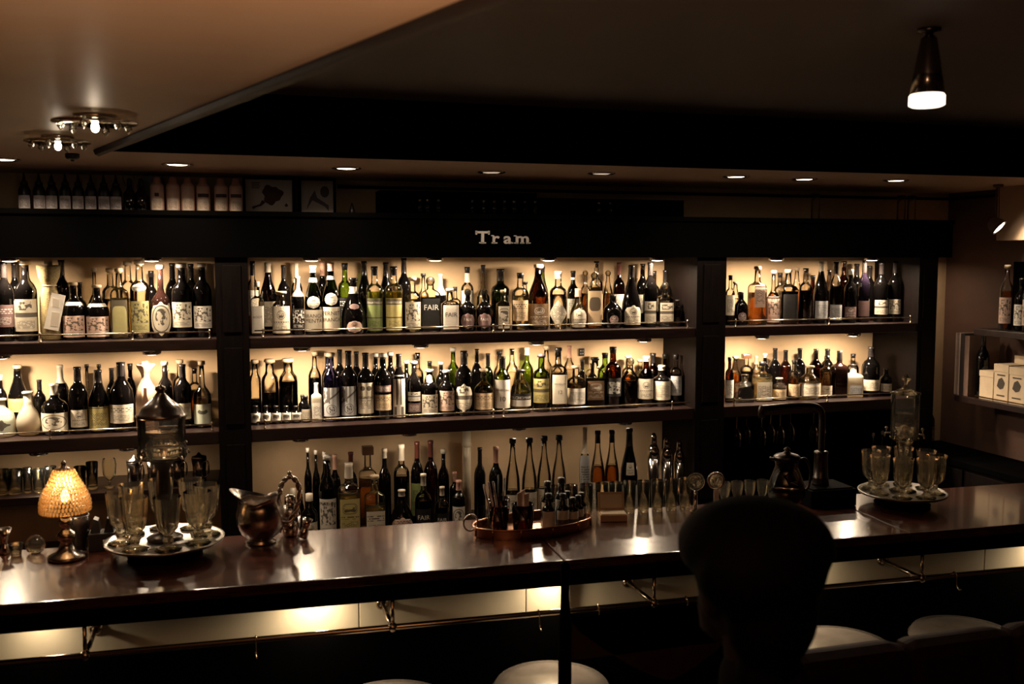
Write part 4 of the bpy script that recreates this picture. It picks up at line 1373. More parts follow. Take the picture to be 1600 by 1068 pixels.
def tray_glasses(c, rr, scale, which, side, variant):
    base = None
    for k in range(8):
        a = -PI / 4 + k * PI / 4 + .12
        loc = (c.x + rr * math.cos(a), c.y + rr * math.sin(a), c.z + .0008)
        lab = 'footed absinthe glass at the %s of the %s tray' % (WHERE[k], side)
        if base is None:
            base = thing('absinthe_glass', lab, 'glass', loc, 0, 'absinthe glasses on the %s tray' % side)
            pr = [(z * scale, r * scale) for z, r in GL_A[variant]]
            foot = pr[:5] if variant == 0 else pr[:4]
            bowl = pr[6:] if variant == 0 else pr[4:]
            stem = pr[4:7] if variant == 0 else pr[3:5]
            MB().lathe(foot, n=24, flute=8, fl=.06).build('foot', GCLEAR, base)
            MB().lathe(stem, n=16).build('stem', GCLEAR, base)
            MB().lathe([bowl[0]] + bowl[1:], n=32, flute=8, fl=.03, cap=False).build('bowl', GCLEAR, base)
        else:
            clone(base, loc, k * .7, lab)


tray_glasses(c1, .122, 1.05, 0, 'left', 0)
tray_glasses(c2, .108, .98, 1, 'right', 1)
# slotted spoon lying across the left tray front
sp = thing('absinthe_spoon', 'flat slotted metal spoon lying on the left tray', 'spoon', (c1.x + .02, c1.y - .075, c1.z + .004), .5)
MB().box(-.07, .0, -.004, .004, 0, .0015).build('handle', M_DMETAL, sp)
MB().prism([(0, -.006), (.012, -.014), (.045, -.013), (.06, 0), (.045, .013), (.012, .014), (0, .006)], 0, .0015).build('blade', M_DMETAL, sp, rot=(PI / 2, 0, 0))

# ---- silver jug with twisted handle
p = at(408, 850, 3.11)
S = depth(p) / F
jug = thing('silver_jug', 'tarnished silver jug with twisted loop handle on the bar', 'jug', (p.x, 3.11, ZB), math.radians(-16))
JR = 37 * S
JH = 78 * S
prof = [(0, .62), (.03, .64), (.06, .5), (.10, .55), (.2, .80), (.4, .98), (.58, 1.0), (.74, .92), (.86, .84), (.93, .86), (1.0, .95)]
vs, fs = [], []
n = 32
for (h, r) in prof:
    for k in range(n):
        a = 2 * PI * k / n
        lip = smooth(.80, 1.0, h)
        x = r * JR * math.cos(a)
        y = r * JR * math.sin(a)
        z = h * JH
        spout = max(0, math.cos(a - PI)) ** 6 * lip
        back = max(0, math.cos(a)) ** 2 * lip
        x -= spout * JR * .34
        z += spout * .014 - (1 - abs(math.cos(a))) * lip * .022 + back * .004
        vs.append((x, y, z))
for j in range(len(prof) - 1):
    for k in range(n):
        k2 = (k + 1) % n
        fs.append((j * n + k, j * n + k2, (j + 1) * n + k2, (j + 1) * n + k))
fs.append(tuple(range(n - 1, -1, -1)))
link('body', mesh('body', vs, fs), M_SILVER, jug)
hp = []
for k in range(25):
    t_ = k / 24
    a = math.radians(-60 + 300 * t_)
    hp.append(Vector((JR * .95 + .012 + .028 * math.sin(a * .9 + .2) * 1.0, 0, JH * .62 + .075 * t_ + .0)))
hp = [Vector((JR * .90, 0, JH * .35)), Vector((JR * 1.25, 0, JH * .45)), Vector((JR * 1.55, 0, JH * .72)), Vector((JR * 1.66, 0, JH * 1.0)), Vector((JR * 1.55, 0, JH * 1.22)),
      Vector((JR * 1.28, 0, JH * 1.33)), Vector((JR * 1.0, 0, JH * 1.24)), Vector((JR * .84, 0, JH * 1.08)), Vector((JR * .84, 0, JH * .97))]


def resample(pts, n):
    out = []
    m_ = len(pts) - 1
    for i in range(n):
        t_ = i / (n - 1) * m_
        k = min(int(t_), m_ - 1)
        f = t_ - k
        a, b = pts[k], pts[k + 1]
        pa = pts[max(0, k - 1)]
        pb = pts[min(m_, k + 2)]
        out.append(.5 * ((2 * a) + (b - pa) * f + (2 * pa - 5 * a + 4 * b - pb) * f * f + (3 * a - pa - 3 * b + pb) * f ** 3))
    return out


rp = resample(hp, 60)
for strand in range(2):
    tw = []
    for i, c in enumerate(rp):
        d = (rp[min(59, i + 1)] - rp[max(0, i - 1)]).normalized()
        x = Vector((0, 1, 0))
        y = d.cross(x)
        a = i * .55 + strand * PI
        tw.append(c + (x * math.cos(a) + y * math.sin(a)) * .0042)
    MB().tube(tw, .0048, 8).build('twisted_handle', M_SILVER, jug)
MB().ball((JR * 1.24, 0, JH * 1.40), .007, 8, 6).build('handle_knob', M_SILVER, jug)

# small jigger lying in front of the back counter, and a cocktail shaker top
p = at(472, 832, 3.13)
jg = thing('bar_jigger', 'small metal jigger with rounded ends beside the silver jug', 'jigger', (p.x, 3.11, ZB + .004))
MB().lathe([(0, .014), (.008, .0155), (.028, .0125), (.032, .009), (.036, .0125), (.062, .017), (.062, .0155), (.038, .010)], n=18).build('cups', M_CHROME, jg, rot=(0, .28, 0))
sk = at(453, 820, 3.19)
ck = thing('cocktail_shaker', 'small silver cocktail shaker behind the jug handle', 'shaker', (sk.x, 3.165, ZB))
MB().lathe([(0, .026), (.004, .028), (.065, .033)], n=20).build('cup', M_CHROME, ck)
MB().lathe([(.066, .0335), (.085, .03), (.10, .017)], n=20).build('strainer', M_CHROME, ck)
MB().lathe([(.101, .0175), (.125, .0165), (.132, .010), (.134, 0)], n=16).build('cap', M_CHROME, ck)

# ---- oval gallery tray with tumblers, straws and bitters
p = atz(818, 812, Z_BAR)
q = bar_local(p)
tx, ty = q.x, .34
cw = bar_world(tx, ty, ZB)
TA, TBb = .205, .105
tr = thing('oval_tray', 'oval copper gallery tray with bitters bottles in the middle of the bar', 'tray', cw, BROT + math.radians(9))


def oval(a_, b_, z, n=48):
    return [(a_ * math.cos(t_), b_ * math.sin(t_), z) for t_ in [2 * PI * k / n for k in range(n)]]


o0, o1 = oval(TA, TBb, 0), oval(TA, TBb, .006)
mb = MB()
mb.add(o0 + o1, [tuple(range(47, -1, -1)), tuple(range(48, 96))] + [(k, (k + 1) % 48, 48 + (k + 1) % 48, 48 + k) for k in range(48)], False)
mb.build('base_plate', M_COPPER, tr)
i0, i1, i2, i3 = oval(TA, TBb, .006), oval(TA, TBb, .028), oval(TA - .002, TBb - .002, .028), oval(TA - .002, TBb - .002, .006)
mb = MB()
for A_, B_ in ((i0, i1), (i1, i2), (i2, i3)):
    mb.add(A_ + B_, [(k, (k + 1) % 48, 48 + (k + 1) % 48, 48 + k) for k in range(48)], True)
mb.build('gallery', M_COPPER, tr)
MB().tube(oval(TA, TBb, .030), .0035, 8, True).build('rim', M_COPPER, tr)
for k in range(12):
    a = 2 * PI * k / 12 + .1
    MB().tube([(TA * 1.005 * math.cos(a), TBb * 1.005 * math.sin(a), .003), (TA * 1.005 * math.cos(a), TBb * 1.005 * math.sin(a), .034)], .003, 6).build('gallery_post', M_COPPER, tr)
crot = BROT + math.radians(9)


def on_tray(x, y):
    return (cw.x + x * math.cos(crot) - y * math.sin(crot), cw.y + x * math.sin(crot) + y * math.cos(crot), ZB + .0068)


TUMB = None


def tumbler(loc, label, group, h=.10, r=.034, mat=None, base=None):
    if base is not None:
        return clone(base, loc, random.uniform(0, 6), label, group)
    t = thing('tumbler_glass', label, 'glass', loc, 0, group)
    MB().lathe([(.010, r * .84), (h, r), (h, r - .0015), (.012, r * .8)], n=28, flute=10, fl=.012, cap=False).build('wall', mat or GCLEAR, t)
    MB().lathe([(0, r * .82), (.010, r * .84), (.0115, r * .78)], n=28).build('thick_base', mat or GCLEAR, t)
    return t


RT = thin('red_brown_tinted_glass', (.62, .36, .28), 2)
tb = tumbler(on_tray(-.135, -.028), 'dark tinted tumbler of straws at the front left of the oval tray', 'tumblers on the oval tray', .095, .036, RT)
tumbler(on_tray(-.058, -.048), 'dark tinted tumbler of napkin strips in the oval tray', 'tumblers on the oval tray', base=tb)
tumbler(on_tray(-.10, .048), 'dark tinted tumbler of black stirrers at the back of the oval tray', 'tumblers on the oval tray', base=tb)
M_STRAW = pbr('striped_straw_paper', (.7, .5, .4), .6, color2=(.12, .05, .05), scale=60, stretch=(1, 1, .4))
for k, (x, y, h, lean) in enumerate(((-.14, -.03, .17, -.16), (-.128, -.022, .165, -.12), (-.146, -.018, .16, -.2), (-.132, -.04, .172, -.14), (-.15, -.036, .158, -.22))):
    l = on_tray(x, y)
    st = MB().tube([(0, 0, .014), (lean * h * .5, 0, h * .55), (lean * h, 0, h)], .0032, 8).build('drinking_straw', M_STRAW, None, l)
    tag(st, 'striped paper straw, %s from the left in the tinted tumbler' % ORD[k + 1], 'straw', 'straws in the tumbler')
for k, (x, y, h) in enumerate(((-.07, -.05, .135), (-.058, -.045, .14), (-.047, -.052, .13))):
    l = on_tray(x, y)
    st = MB().prism([(-.006, .014), (.006, .014), (.008, h), (-.009, h - .006)], -.001, .001).build('paper_strip', pbr('pale_paper', (.62, .48, .4), .7), None, l)
    tag(st, 'folded pale paper strip, %s from the left in the middle tumbler' % ORD[k + 1], 'paper strip', 'paper strips in the tumbler')
for k, (x, y, h) in enumerate(((-.112, .046, .15), (-.1, .055, .17), (-.088, .046, .16), (-.098, .036, .14))):
    l = on_tray(x, y)
    st = MB().tube([(0, 0, .014), (.006 * (k - 1), 0, h)], .0022, 6).build('stirrer_stick', M_BLACK, None, l)
    tag(st, 'thin black stirrer, %s in the rear tumbler of the oval tray' % ORD[k + 1], 'stirrer', 'stirrers in the tumbler')
bit = [(.022, -.068, .125, .0215), (.075, -.062, .118, .021), (.118, -.048, .098, .019), (.148, -.030, .098, .018), (.172, -.006, .100, .017), (.045, -.012, .150, .022), (.10, -.002, .155, .023), (.138, .030, .10, .019)]
for k, (x, y, h, r) in enumerate(bit):
    b = B(0, 0, 0, 'mini', 'k', 'K', (.06, .56, 1.25, 'w', 'plain' if k in (0,) else 'lower'), **(bob if k in (1, 3, 4, 5) else {}))
    make_bottle(b, on_tray(x, y), h, 2 * r, 'dark bitters bottle with white label, %s in the oval tray' % ORD[k + 1], 'bitters bottles on the oval tray', crot - .15)
# ring handle at the tray's left end
MB().tube([(-TA - .012 + .024 * math.cos(a), 0, .045 + .026 * math.sin(a)) for a in [2 * PI * k / 20 for k in range(20)]], .003, 8, True).build('ring_handle', M_SILVER, tr)

# ---- open cardboard box of cards
p = atz(957, 811, Z_BAR)
bx = thing('open_card_box', 'small open tan box of cards on the bar', 'box', (p.x, p.y, ZB), -.25)
mb = MB()
W_, D_, H_ = .045, .032, .022
mb.box(-W_, W_, -D_, D_, 0, .002).box(-W_, W_, -D_, -D_ + .002, .002, H_).box(-W_, W_, D_ - .002, D_, .002, H_).box(-W_, -W_ + .002, -D_ + .002, D_ - .002, .002, H_).box(W_ - .002, W_, -D_ + .002, D_ - .002, .002, H_)
mb.build('tray_part', pbr('tan_card', (.62, .42, .26), .5), bx)
MB().box(-W_ + .004, W_ - .004, -D_ + .004, D_ - .004, .003, H_ + .003).build('cards', pbr('pale_cards', (.72, .58, .42), .6), bx)
lid = MB().box(-W_, W_, -.002, 0, 0, .062).build('lid', pbr('tan_card', (.62, .42, .26), .5), bx, loc=(0, D_, H_), rot=(-.25, 0, 0))
MB().box(-W_ + .008, W_ - .008, -.0032, -.0022, .008, .054).build('lid_lining', pbr('pale_card_lining', (.75, .6, .45), .6), lid)

# ---- tumblers along the back edge of the bar
hb = None
for k, u in enumerate((861, 884, 907, 930, 951, 972, 993, 1014, 1035, 1056)):
    p = at(u, 798, 3.19 - .005)
    loc = bar_world(bar_local(p).x, BW - .045, ZB)
    lab = 'clear highball glass along the back edge of the bar, %s from left' % ORD[k + 1]
    if hb is None:
        hb = tumbler(loc, lab, 'highball glasses along the bar', .108, .0225)
    else:
        tumbler(loc, lab, 'highball glasses along the bar', base=hb)
# ---- round tap badges
for k, (u, lab) in enumerate(((1066, 'round glass tap badge on short stem, the left of two'), (1096, 'round glass tap badge with emblem and white tab, the right of two'))):
    p = at(u, 800, 3.16)
    loc = bar_world(bar_local(p).x, BW - .10, ZB)
    t = thing('tap_badge', lab, 'tap handle', loc, math.radians(-20), 'tap badges')
    S = depth(Vector(loc)) / F
    MB().lathe([(0, .02), (.006, .02), (.012, .008), (.06, .007), (.075, .006)], n=14).build('stem', M_CHROME, t)
    MB().lathe([(-.004, .02), (.004, .02)], n=28).build('glass_disc', GCLEAR, t, loc=(0, 0, .107), rot=(PI / 2, 0, 0))
    MB().tube([(.026 * math.cos(a), 0, .107 + .026 * math.sin(a)) for a in [2 * PI * i / 28 for i in range(28)]], .0055, 8, True).build('rim', GCLEAR if k == 0 else M_CHROME, t)
    if k:
        MB().prism([(-.012, .115), (-.006, .115), (0, .099), (.006, .115), (.012, .115), (.003, .092), (-.003, .092)], -.0065, -.0045).build('emblem', M_WHITE, t)
        MB().prism([(-.009, .02), (.009, .02), (.009, .076), (-.009, .076)], -.0135, -.0115).build('white_tab', M_WHITE, t)
# ---- cut coupe glasses
cb = None
for k, u in enumerate((1120, 1139, 1158, 1177)):
    p = at(u, 788, 3.15)
    loc = bar_world(bar_local(p).x, BW - .055, ZB)
    lab = 'cut crystal cordial glass behind the bar edge, %s from left' % ORD[k + 1]
    if cb is None:
        cb = thing('cordial_glass', lab, 'glass', loc, 0, 'cut cordial glasses')
        MB().lathe([(0, .018), (.003, .018), (.006, .004), (.012, .0035)], n=18).build('foot', GCLEAR, cb)
        MB().lathe([(.012, .0035), (.02, .008), (.045, .017), (.075, .0205), (.088, .0205)], n=32, flute=10, fl=.05, cap=False).build('bowl', GCLEAR, cb)
    else:
        clone(cb, loc, k * .5, lab)

# ---- lidded glass pitcher
p = atz(1215, 793, Z_BAR)
q = bar_local(p)
loc = bar_world(q.x, min(q.y, .34), ZB)
S = depth(loc) / F
pt = thing('lidded_pitcher', 'pear-shaped glass pitcher with metal lid and dark base', 'pitcher', loc, math.radians(-10))
PR, PH = 29 * S, 103 * S
MB().lathe([(0, PR * .72), (PH * .05, PR * .74), (PH * .10, PR * .5), (PH * .12, PR * .5)], n=28).build('metal_base', M_DMETAL, pt)
MB().lathe([(PH * .12, PR * .45), (PH * .16, PR * .8), (PH * .28, PR), (PH * .42, PR * .97), (PH * .58, PR * .76), (PH * .70, PR * .60), (PH * .82, PR * .66)], n=32, cap=False).build('glass_body', thin('smoky_pitcher_glass', (.72, .60, .55), 2.4), pt)
MB().lathe([(PH * .13, PR * .5), (PH * .17, PR * .78), (PH * .28, PR * .95), (PH * .36, PR * .95)], n=32).build('liquid', LIQ['d'], pt)
MB().lathe([(PH * .82, PR * .70), (PH * .84, PR * .72), (PH * .87, PR * .62), (PH * .90, PR * .25), (PH * .93, PR * .12), (PH * .96, PR * .2), (PH, 0)], n=24).build('lid', M_DMETAL, pt)
MB().tube([(-PR * .6, 0, PH * .80), (-PR * .85, 0, PH * .82), (-PR * .95, 0, PH * .84)], [.006, .005, .003], 8).build('spout', M_DMETAL, pt)
MB().tube(resample([Vector((PR * .62, 0, PH * .78)), Vector((PR * 1.05, 0, PH * .80)), Vector((PR * 1.35, 0, PH * .6)), Vector((PR * 1.25, 0, PH * .38)), Vector((PR * .98, 0, PH * .3))], 16), .005, 8).build('handle', M_DMETAL, pt)

# ---- swan neck tap on a black box
p = at(1250, 760, 3.2)
loc = bar_world(bar_local(p).x, BW - .085, ZB)
bk = thing('drip_box', 'low black drip box under the swan-neck tap', 'box', loc, BROT)
MB().box(-.09, .09, -.075, .075, 0, .062, .004).build('casing', M_BLACKP, bk)
MB().box(-.08, .08, -.065, .065, .0622, .066).build('drip_grille', M_BLACKP, bk)
tp_ = thing('swan_neck_tap', 'tall dark chrome tap with pipe curving over to the left', 'tap', (loc.x - .01, loc.y, loc.z + .067))
S = depth(Vector(loc)) / F
MB().lathe([(0, .030), (.004, .030), (.02, .027), (.024, .029), (.028, .026), (48 * S, .0235), (49 * S, .026), (52 * S, .024), (53 * S, .014)], n=20).build('base', M_DMETAL, tp_)
top = (760 - 636) * S
pp = [Vector((0, 0, 53 * S)), Vector((0, 0, top * .70)), Vector((0, 0, top * .85)), Vector((-.010, 0, top * .95)), Vector((-.045, 0, top)), Vector((-.12, 0, top * 1.01)), Vector((-.20, 0, top)), Vector((-.25, 0, top * .995))]
MB().tube(resample(pp, 40), .0115, 12).build('swan_neck', M_DMETAL, tp_)
MB().lathe([(-.03, .011), (0, .013), (.012, .008)], n=12).build('nozzle', M_DMETAL, tp_, loc=(-.245, 0, top * .985))

# ---- hourglass jigger, small glass, crystal stopper at the far left; textured cup, black box
def edge(u, v, dy=.03):
    p = at(u, v, 3.28)
    return bar_world(bar_local(p).x, BW - dy, ZB)


l = edge(17, 845)
hg = thing('hourglass_jigger', 'shiny hourglass jigger at the far left of the bar', 'jigger', l)
MB().lathe([(0, .018), (.002, .019), (.026, .009), (.032, .006), (.038, .009), (.075, .020), (.075, .0185), (.04, .007)], n=20).build('cups', M_CHROME, hg)
l = edge(31, 862, .06)
sg = thing('shot_glass', 'small clear shot glass at the far left of the bar', 'glass', (l.x + .012, l.y, l.z))
MB().lathe([(.008, .015), (.034, .021), (.034, .0195), (.009, .0135)], n=20, cap=False).build('wall', GCLEAR, sg)
MB().lathe([(0, .0145), (.008, .015)], n=20).build('thick_base', GCLEAR, sg)
l = edge(66, 855, .05)
cs = thing('crystal_stopper', 'lumpy cut crystal stopper on the bar left of the lamp', 'stopper', l)
MB().lathe([(0, .012), (.006, .020), (.022, .026), (.040, .022), (.052, .012), (.056, 0)], n=18, flute=6, fl=.12).build('faceted_head', GCLEAR, cs)
MB().lathe([(.0, .010), (.0055, .012)], n=12).build('peg', M_CHROME, cs)
l = edge(131, 850, .045)
tc_ = thing('textured_cup', 'dark diamond-cut cup standing behind the beaded lamp', 'cup', l)
MB().lathe([(0, .024), (.004, .026), (.03, .024), (.05, .029), (.08, .033), (.105, .034), (.105, .031), (.03, .02)], n=24, flute=12, fl=.05).build('cup_wall', pbr('dark_cut_glass', (.03, .022, .02), .12), tc_)
MB().lathe([(0.1045, .0345), (.107, .0345), (.107, .031)], n=24, cap=False).build('rim', M_DMETAL, tc_)
l = edge(170, 845, .055)
bb2 = thing('napkin_box', 'black napkin box with white clip behind the left tray', 'box', l)
MB().box(-.04, .04, -.03, .03, 0, .055, .003).build('casing', M_BLACK, bb2)
for x in (-.02, .018):
    MB().prism([(x - .014, .055), (x + .014, .055), (x + .009, .092), (x - .004, .098)], -.02, .02).build('bottle_pourer', M_BLACK, bb2)
MB().box(.002, .022, -.0315, -.0303, .02, .036).build('white_clip', M_WHITE, bb2)
l = edge(95, 862, .075)
mt = MB().box(-.16, .10, -.03, .03, 0, .004, .001).build('bar_mat', pbr('pale_bar_mat', (.6, .5, .42), .5), None, (l.x - .02, l.y + .03, ZB), (0, 0, BROT))
bpy.data.objects.remove(mt)

# ================================================================= LOWER LEFT SHELF
zz = Z_LOWL + .0008
gl = None
for k, (u, wpx, tpx) in enumerate(((4, 22, 733), (24, 24, 733), (44, 14, 730), (61, 18, 732), (80, 18, 728), (126, 18, 728), (145, 18, 721))):
    p = at(u, 770, 4.10)
    S = depth(p) / F
    h = at(u, tpx, 4.10).z - zz
    lab = 'clear tumbler on the lowest left shelf, %s from left' % ORD[k + 1]
    t = tumbler((p.x, 4.10, zz), lab, 'tumblers on the lowest left shelf', h, wpx * S / 2)
p = at(172, 770, 4.10)
gb = thing('goblet', 'small footed crystal goblet on the lowest left shelf', 'glass', (p.x, 4.10, zz))
MB().lathe([(0, .02), (.003, .02), (.008, .005), (.025, .005), (.032, .008)], n=16).build('foot', GCLEAR, gb)
MB().lathe([(.032, .008), (.05, .022), (.09, .026), (.115, .022)], n=24, flute=8, fl=.05, cap=False).build('bowl', GCLEAR, gb)
mg = None
for k, u in enumerate((211, 242, 278, 312)):
    p = at(u, 765, 4.09)
    lab = 'silver handled mug on the lowest left shelf, %s from left' % ORD[k + 1]
    if mg is None:
        mg = thing('silver_mug', lab, 'mug', (p.x, 4.09, zz), -.9, 'silver mugs on the lowest left shelf')
        MB().lathe([(0, .026), (.004, .028), (.05, .026), (.10, .030), (.10, .028), (.01, .024)], n=24).build('cup', M_SILVER, mg)
        MB().tube(resample([Vector((.028, 0, .085)), Vector((.052, 0, .092)), Vector((.060, 0, .065)), Vector((.050, 0, .035)), Vector((.027, 0, .025))], 18), .0035, 8).build('handle', M_SILVER, mg)
        MB().lathe([(.101, .03), (.107, .028), (.112, .010), (.118, .006), (.124, 0)], n=18).build('lid', M_SILVER, mg)
    else:
        clone(mg, (p.x, 4.09, zz), -.9, lab)

# ================================================================= BACK COUNTER EXTRAS
p = at(730, 780, 4.28)
pr_ = thing('cream_pipe', 'cream painted pipe standing against the wall of the lower bay', 'pipe', (p.x, 4.285, Z_CNT + .0008))
MB().lathe([(0, .019), (Z_MID - .052 - Z_CNT, .019)], n=20).build('pipe', pbr('cream_pipe_paint', (.86, .74, .56), .35), pr_)
MB().lathe([(.30, .0192), (.302, .0215), (.318, .0215), (.32, .0192)], n=20, cap=False).build('coupling', pbr('cream_pipe_paint', (.86, .74, .56), .35), pr_)
for k, (u, tpx, wpx) in enumerate(((1020, 676, 20), (1040, 683, 19), (1060, 687, 17))):
    p = at(u, 800, 4.06)
    S = depth(p) / F
    z0 = Z_CNT + .0008
    h = at(u, tpx, 4.06).z - z0
    r = wpx * S / 2
    t = thing('cocktail_shaker', 'tall steel cocktail shaker on the back counter, %s of three' % ORD[k + 1], 'shaker', (min(p.x, 2.055 - r - .002), 4.06, z0), 0, 'steel shakers on the back counter')
    MB().lathe([(0, r * .78), (.004, r * .8), (h * .68, r)], n=22).build('cup', M_CHROME, t)
    MB().lathe([(h * .681, r * 1.01), (h * .78, r * .9), (h * .86, r * .5)], n=22).build('strainer', M_CHROME, t)
    MB().lathe([(h * .861, r * .52), (h * .96, r * .46), (h, r * .2)], n=16).build('cap', M_CHROME, t)

# hanging stem glasses in the right bay
hg0 = None
for k, u in enumerate((1151, 1166, 1190, 1204, 1219, 1235, 1271, 1284)):
    Yh = 4.07 + .06 * (k % 2)
    p = at(u, 660, Yh)
    lab = 'stem glass hanging upside down under the right shelf, %s from left' % ORD[k + 1]
    loc = (p.x, Yh, Z_MID - .0508)
    if hg0 is None:
        hg0 = thing('hanging_stem_glass', lab, 'glass', loc, 0, 'stem glasses hanging under the right shelf')
        MB().lathe([(0, .026), (-.003, .026), (-.008, .005), (-.06, .0035)], n=18).build('foot', GCLEAR, hg0)
        MB().lathe([(-.06, .0035), (-.072, .014), (-.095, .023), (-.125, .025), (-.15, .022)], n=20, cap=False).build('bowl', GCLEAR, hg0)
    else:
        clone(hg0, loc, 0, lab)

# dropper bottles and a pale capped bottle at the right end of the counter
for k, (u, tpx) in enumerate(((1362, 676), (1376, 673), (1391, 677), (1404, 683))):
    p = at(u, 760, 4.05)
    z0 = Z_CNT + .0008
    b = B(0, 0, 0, 'wine', 'k', 'W', None)
    make_bottle(b, (p.x, 4.05, z0), at(u, tpx, 4.05).z - z0, .026, 'slim black bottle with white cap behind right tray, %s from left' % ORD[k + 1], 'slim bottles behind the right tray', 0)
p = at(1449, 700, 4.16)
make_bottle(B(0, 0, 0, 'wine', 'b', 'w', (.2, .6, 1.1, 'n', 'lines')), (3.405, 4.14, .0), 1.45, .05, 'x', None, 0) if False else None

# side cabinet by the right wall, with a capped bottle and a framed slate on it
sc_ = thing('side_cabinet', 'low dark cabinet against the brown right wall', 'cabinet', (0, 0, 0))
MB().box(3.40, X_RIGHT - .002, 2.9, Y_WALL - .002, .06, .955).build('body', M_WOODV, sc_)
MB().box(3.38, X_RIGHT - .002, 2.88, Y_WALL - .002, .9555, .985, .003).build('top', M_BLACKP, sc_)
for i in range(3):
    dd = MB().box(3.388, 3.3995, 2.92 + i * .46, 2.92 + i * .46 + .44, .1, .94, .003).build('door', M_WOODV, sc_)
    MB().ball((3.38, 2.92 + i * .46 + .04, .6), .012, 8, 6).build('knob', M_BRASS, dd)
p = at(1449, 640, 4.12)
make_bottle(B(0, 0, 0, 'wine', 'b', 'w', (.2, .5, 1.1, 'n', 'lines'), name='wine_bottle'), (3.425, 4.12, .9858), at(1449, 628, 4.12).z - .985, .05,
            'brown bottle with white cap beside the cream wall strip', None, 0)
sl = thing('leaning_slate', 'narrow dark slate leaning against the cream wall strip', 'slate', (3.515, 4.26, .9858), 0)
MB().box(-.035, .035, -.004, .004, 0, .34, .002).build('board', pbr('dark_slate', (.10, .07, .05), .6), sl, rot=(-.15, 0, 0))

# ================================================================= ON TOP OF THE HEADER
zh = Z_HDR - .004 + .0008
Yh = 4.10
dr0 = None
for k, u in enumerate((39, 62, 82, 103, 123, 143, 163, 182)):
    p = at(u, 320, Yh)
    lab = 'dark squeeze bottle with pointed cap on the header, %s from left' % ORD[k + 1]
    if dr0 is None:
        S = depth(p) / F
        dr0 = thing('squeeze_bottle', lab, 'bottle', (p.x, Yh, zh), 0, 'squeeze bottles on the header')
        bd = Body('mini', .098, 18 * S)
        MB().lathe([(0, 8 * S), (.003, 9 * S), (.075, 9 * S), (.088, 7 * S), (.095, 5 * S)], n=18).build('body', pbr('dark_plastic_bottle', (.010, .008, .008), .4), dr0)
        MB().lathe([(.0951, 6 * S), (.106, 5.5 * S), (.112, 3 * S), (.138, 1.2 * S), (.142, 0)], n=14).build('pointed_cap', M_BLACK, dr0)
        lo_ = link('paper_label', bd.patch(.06, .58, 1.1), printed('lines', (.72, .62, .62), INK), dr0)
    else:
        clone(dr0, (p.x, Yh, zh), random.uniform(-.2, .2), lab)
for k, u in enumerate((203, 221)):
    p = at(u, 320, Yh)
    t = thing('pump_bottle', 'dark clear syrup bottle with hook on the header, %s of two' % ORD[k + 1], 'bottle', (p.x, Yh, zh), 0, 'syrup bottles on the header')
    MB().lathe([(0, .021), (.003, .022), (.07, .022), (.085, .012), (.10, .009)], n=18).build('glass_body', GLASS['b'][0], t)
    MB().lathe([(.1001, .010), (.125, .008), (.13, 0)], n=12).build('cap', M_BLACK, t)
    if k == 0:
        MB().tube(resample([Vector((-.012, 0, .10)), Vector((-.022, 0, .13)), Vector((-.008, 0, .150)), Vector((.014, 0, .143)), Vector((.02, 0, .125))], 14), .0016, 6).build('wire_hook', M_DMETAL, t)
p = at(233, 262, 4.18)
wd = thing('folded_card', 'dark folded card standing behind the squeeze bottles', 'card', (p.x, 4.22, zh))
MB().prism([(-.05, 0), (.02, 0), (.045, .150), (-.025, .148), (-.05, .11)], -.002, .002).build('card', M_BLACK, wd)
pk0 = None
for k, u in enumerate((246, 271, 294, 318, 346, 369)):
    p = at(u, 320, Yh)
    S = depth(p) / F
    W_ = 10.3 * S
    lab = 'pinkish carton with tapered top on the header, %s from left' % ORD[k + 1]
    t = thing('tapered_carton', lab, 'carton', (p.x, Yh, zh), random.uniform(-.05, .05), 'cartons on the header')
    hh = .098
    mb = MB()
    mb.lathe([(0, W_ * .95), (.004, W_), (hh, W_), (hh + .008, W_ * .92)], n=20)
    mb.build('body', pbr('pinkish_carton', (.74, .46, .35), .55, var=.15), t)
    MB().lathe([(hh + .0081, W_ * .9), (hh + .016, W_ * .62), (hh + .034, W_ * .52), (hh + .039, W_ * .3)], n=18).build('tapered_cap', pbr('pinkish_cap', (.55, .30, .22), .5), t)
    bd = Body('jar', .15, W_ * 2 * 1.002)
    link('paper_label', bd.patch(.05, .36, .85), printed('lines', (.82, .66, .54), (.3, .15, .1)), t)
    if k in (0, 3, 4, 5):
        link('dark_strip', bd.patch(.40, .49, .85 if k > 2 else .3, off=.0012), pbr('dark_strip_paper', (.06, .03, .03), .6), t)


def frame(u0, u1, v0, v1, Y, name, label, cat, bar_w):
    a, b = at(u0, v1, Y), at(u1, v0, Y)
    t = thing(name, label, cat, ((a.x + b.x) / 2, Y, zh))
    w_, h_ = (b.x - a.x) / 2, b.z - zh
    h_ = min(h_, Z_LOW - zh - .006)
    for nm, q in (('frame_bar', (-w_, w_, -.008, .008, 0, bar_w)), ('frame_bar', (-w_, w_, -.008, .008, h_ - bar_w, h_)),
                  ('frame_bar', (-w_, -w_ + bar_w, -.008, .008, bar_w, h_ - bar_w)), ('frame_bar', (w_ - bar_w, w_, -.008, .008, bar_w, h_ - bar_w))):
        MB().box(*q).build(nm, M_BLACKP, t)
    return t, w_, h_


